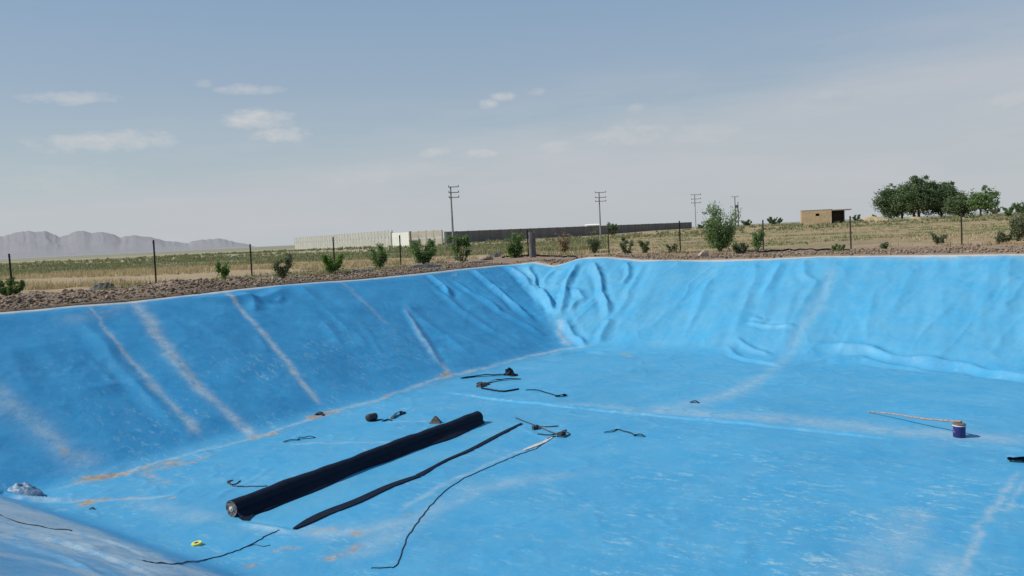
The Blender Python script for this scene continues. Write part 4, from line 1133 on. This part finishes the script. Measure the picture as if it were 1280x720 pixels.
# ------------------------------------------------------------------ mountains
def mountains():
    D = 9000.
    prof_ = [(-260, 300), (-160, 290), (-80, 297), (-30, 300), (0, 296), (12, 292), (22, 289), (35, 286.5), (45, 288), (57, 287), (66, 291), (76, 293.5), (86, 292), (96, 287.5), (104, 286.5), (112, 289.5), (124, 289.5), (132, 289), (142, 292), (150, 296), (165, 294), (178, 295), (192, 296), (203, 299), (215, 301.5), (235, 303), (248, 299.5), (262, 298), (276, 298.5), (288, 300), (300, 303), (312, 307), (330, 312)]
    px = np.linspace(-260, 330, 500); pyv = np.interp(px, [q[0] for q in prof_], [q[1] for q in prof_])
    V = []; K = 26
    for i, (a, b) in enumerate(zip(px, pyv)):
        q = at_y(a, b, D); base = at_y(a, 300, D); h = q[2]+18*float(fbm(a*.12, 0, 5, 4))
        h = max(h, -5)
        for k in range(K):
            s = k/(K-1)*2-1   # -1 front, 1 back
            dep = s*1500; f = (1-abs(s))**1.15
            n1 = float(fbm(a*.05+s*1.3, s*3, 9, 5))
            V.append((base[0]*(1+dep/D), D+dep+70*n1, h*f*(1+.3*n1*min(1, abs(s)*3))-6*(abs(s) > .97)))
    Fc = [(i*K+k, (i+1)*K+k, (i+1)*K+k+1, i*K+k+1) for i in range(len(px)-1) for k in range(K-1)]
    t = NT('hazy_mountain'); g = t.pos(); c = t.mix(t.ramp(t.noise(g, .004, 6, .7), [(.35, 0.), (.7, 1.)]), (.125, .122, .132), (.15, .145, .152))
    t.color(c, 1., .0); t.bsdf.inputs['Emission Color'].default_value = (.32, .325, .345, 1); t.bsdf.inputs['Emission Strength'].default_value = .56  # distance haze put in as grey colour and emission
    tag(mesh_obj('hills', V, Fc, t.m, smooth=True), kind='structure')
mountains()

# ------------------------------------------------------------------ light and sky
EL = math.radians(42); AZ = math.radians(266)      # compass-like: 0 = +Y, 90 = +X
sd = Vector((math.sin(AZ)*math.cos(EL), math.cos(AZ)*math.cos(EL), math.sin(EL)))
L = bpy.data.lights.new('sun', 'SUN'); L.energy = 4.4; L.angle = math.radians(.6); L.color = (1., .965, .90)
so = bpy.data.objects.new('sun', L); COL.objects.link(so); so.rotation_euler = sd.to_track_quat('Z', 'Y').to_euler()
W = bpy.data.worlds.new('World'); sc.world = W; W.use_nodes = True; nt = W.node_tree; nd = nt.nodes; lk = nt.links
bg = nd['Background']; bg.inputs['Strength'].default_value = .10
sky = nd.new('ShaderNodeTexSky'); sky.sky_type = 'NISHITA'; sky.sun_disc = False; sky.sun_elevation = EL; sky.sun_rotation = AZ
sky.dust_density = 3.; sky.air_density = 1.2; sky.ozone_density = 1.5; sky.altitude = 1200
tc = nd.new('ShaderNodeTexCoord'); sx = nd.new('ShaderNodeSeparateXYZ'); lk.new(tc.outputs['Generated'], sx.inputs[0])
def wm(op, a, b=0., c=None, clamp=False):
    n = nd.new('ShaderNodeMath'); n.operation = op; n.use_clamp = clamp
    for i, x in enumerate((a, b, c)):
        if x is None: continue
        if isinstance(x, (int, float)): n.inputs[i].default_value = x
        else: lk.new(x, n.inputs[i])
    return n.outputs[0]
def wmix(f, a, b):
    n = nd.new('ShaderNodeMix'); n.data_type = 'RGBA'
    for i, x in ((0, f), (6, a), (7, b)):
        if isinstance(x, tuple): n.inputs[i].default_value = (*x, 1)
        elif isinstance(x, (int, float)): n.inputs[i].default_value = x
        else: lk.new(x, n.inputs[i])
    return n.outputs[2]
az = wm('ARCTAN2', sx.outputs[0], sx.outputs[1]); el = wm('ARCSINE', sx.outputs[2])
cb = nd.new('ShaderNodeCombineXYZ'); lk.new(az, cb.inputs[0]); lk.new(el, cb.inputs[1])
def wnoise(scale3, sc_, det=5, rough=.6):
    m = nd.new('ShaderNodeMapping'); m.inputs['Scale'].default_value = scale3; lk.new(cb.outputs[0], m.inputs[0])
    n = nd.new('ShaderNodeTexNoise'); n.inputs['Scale'].default_value = sc_; n.inputs['Detail'].default_value = det; n.inputs['Roughness'].default_value = rough
    lk.new(m.outputs[0], n.inputs[0]); return n.outputs['Fac']
gr = nd.new('ShaderNodeValToRGB'); lk.new(wm('DIVIDE', el, PI/2), gr.inputs[0]); e = gr.color_ramp.elements
def s2l(c): return tuple(((v/255)/12.92 if v/255 <= .04045 else (((v/255)+.055)/1.055)**2.4) for v in c)
stops = [(0., (182, 193, 195)), (.03, (180, 191, 196)), (.07, (171, 186, 196)), (.12, (155, 175, 195)), (.19, (137, 165, 194)), (.35, (108, 142, 178)), (1., (70, 105, 150))]
while len(e) < len(stops): e.new(.5)
for q, (p_, c_) in zip(e, stops): q.position = p_; q.color = (*s2l(c_), 1)
vm = nd.new('ShaderNodeVectorMath'); vm.operation = 'SCALE'; vm.inputs['Scale'].default_value = 10.; lk.new(gr.outputs[0], vm.inputs[0])
skyc = wmix(.88, sky.outputs[0], vm.outputs[0])
# high veil, thicker low and to the right
veil = wm('MULTIPLY', wnoise((1.2, 7, 1), 2.2, 6, .62), 1.)
vr = nd.new('ShaderNodeMapRange'); lk.new(veil, vr.inputs[0]); vr.inputs[1].default_value = .42; vr.inputs[2].default_value = .72
hz = nd.new('ShaderNodeMapRange'); lk.new(wm('SUBTRACT', el, wm('MULTIPLY', az, .10)), hz.inputs[0]); hz.inputs[1].default_value = .20; hz.inputs[2].default_value = .06
vf = wm('MULTIPLY', wm('MULTIPLY', vr.outputs[0], hz.outputs[0]), .8, clamp=True)
skyc = wmix(vf, skyc, tuple(10*v for v in s2l((200, 200, 206))))
hz2 = nd.new('ShaderNodeMapRange'); hz2.interpolation_type = 'SMOOTHSTEP'; lk.new(wm('SUBTRACT', el, wm('ADD', wm('MULTIPLY', az, .11), wm('MULTIPLY', wnoise((2, 2, 1), 3., 5, .6), .05))), hz2.inputs[0]); hz2.inputs[1].default_value = .115; hz2.inputs[2].default_value = .055
skyc = wmix(wm('MULTIPLY', hz2.outputs[0], .52), skyc, tuple(10*v for v in s2l((190, 193, 199))))
clouds = [(85, 122, 44, 8, .8), (133, 177, 72, 12, .9), (325, 150, 38, 12, 1.1), (353, 168, 32, 9, 1.1), (300, 111, 28, 6, .8), (338, 112, 18, 5, .6), (612, 130, 12, 7, 1.), (629, 121, 15, 6, .8),
          (541, 191, 22, 6, .8), (599, 192, 22, 6, .8), (785, 166, 46, 13, .65), (692, 183, 22, 8, .5), (796, 134, 12, 6, .6), (671, 115, 11, 5, .7), (1270, 120, 28, 9, .6), (880, 166, 40, 12, .35), (255, 104, 10, 5, .4), (90, 222, 70, 16, .25), (480, 216, 90, 12, .25), (1040, 118, 20, 6, .3)]
cn = wnoise((1, 2.2, 1), 42., 6, .65); cn2 = wnoise((1, 1.5, 1), 14., 4, .6)
tot = None
for (px, py, hw, hh, st) in clouds:
    d = ray(px, py); d = d/np.linalg.norm(d); a0 = math.atan2(d[0], d[1]); e0 = math.asin(d[2])
    ca = wm('DIVIDE', wm('ADD', wm('SUBTRACT', az, a0), wm('MULTIPLY', wm('SUBTRACT', el, e0), 0.)), hw*1.15/1000.); ce = wm('DIVIDE', wm('SUBTRACT', wm('SUBTRACT', el, e0), wm('MULTIPLY', wm('SUBTRACT', az, a0), .03)), hh*1.1/1000.)
    r2 = wm('ADD', wm('MULTIPLY', ca, ca), wm('MULTIPLY', ce, ce))
    v = wm('SUBTRACT', wm('ADD', 1.0, wm('MULTIPLY', wm('SUBTRACT', cn, .5), 3.2)), r2)
    v = wm('ADD', v, wm('MULTIPLY', wm('SUBTRACT', cn2, .5), 1.5))
    v = wm('MULTIPLY', wm('MULTIPLY', v, .6, clamp=True), st)
    tot = v if tot is None else wm('MAXIMUM', tot, v)
skyc = wmix(wm('MULTIPLY', tot, .7, clamp=True), skyc, tuple(10*v for v in s2l((214, 212, 210))))
lk.new(skyc, bg.inputs['Color'])
sc.cycles.max_bounces = 6
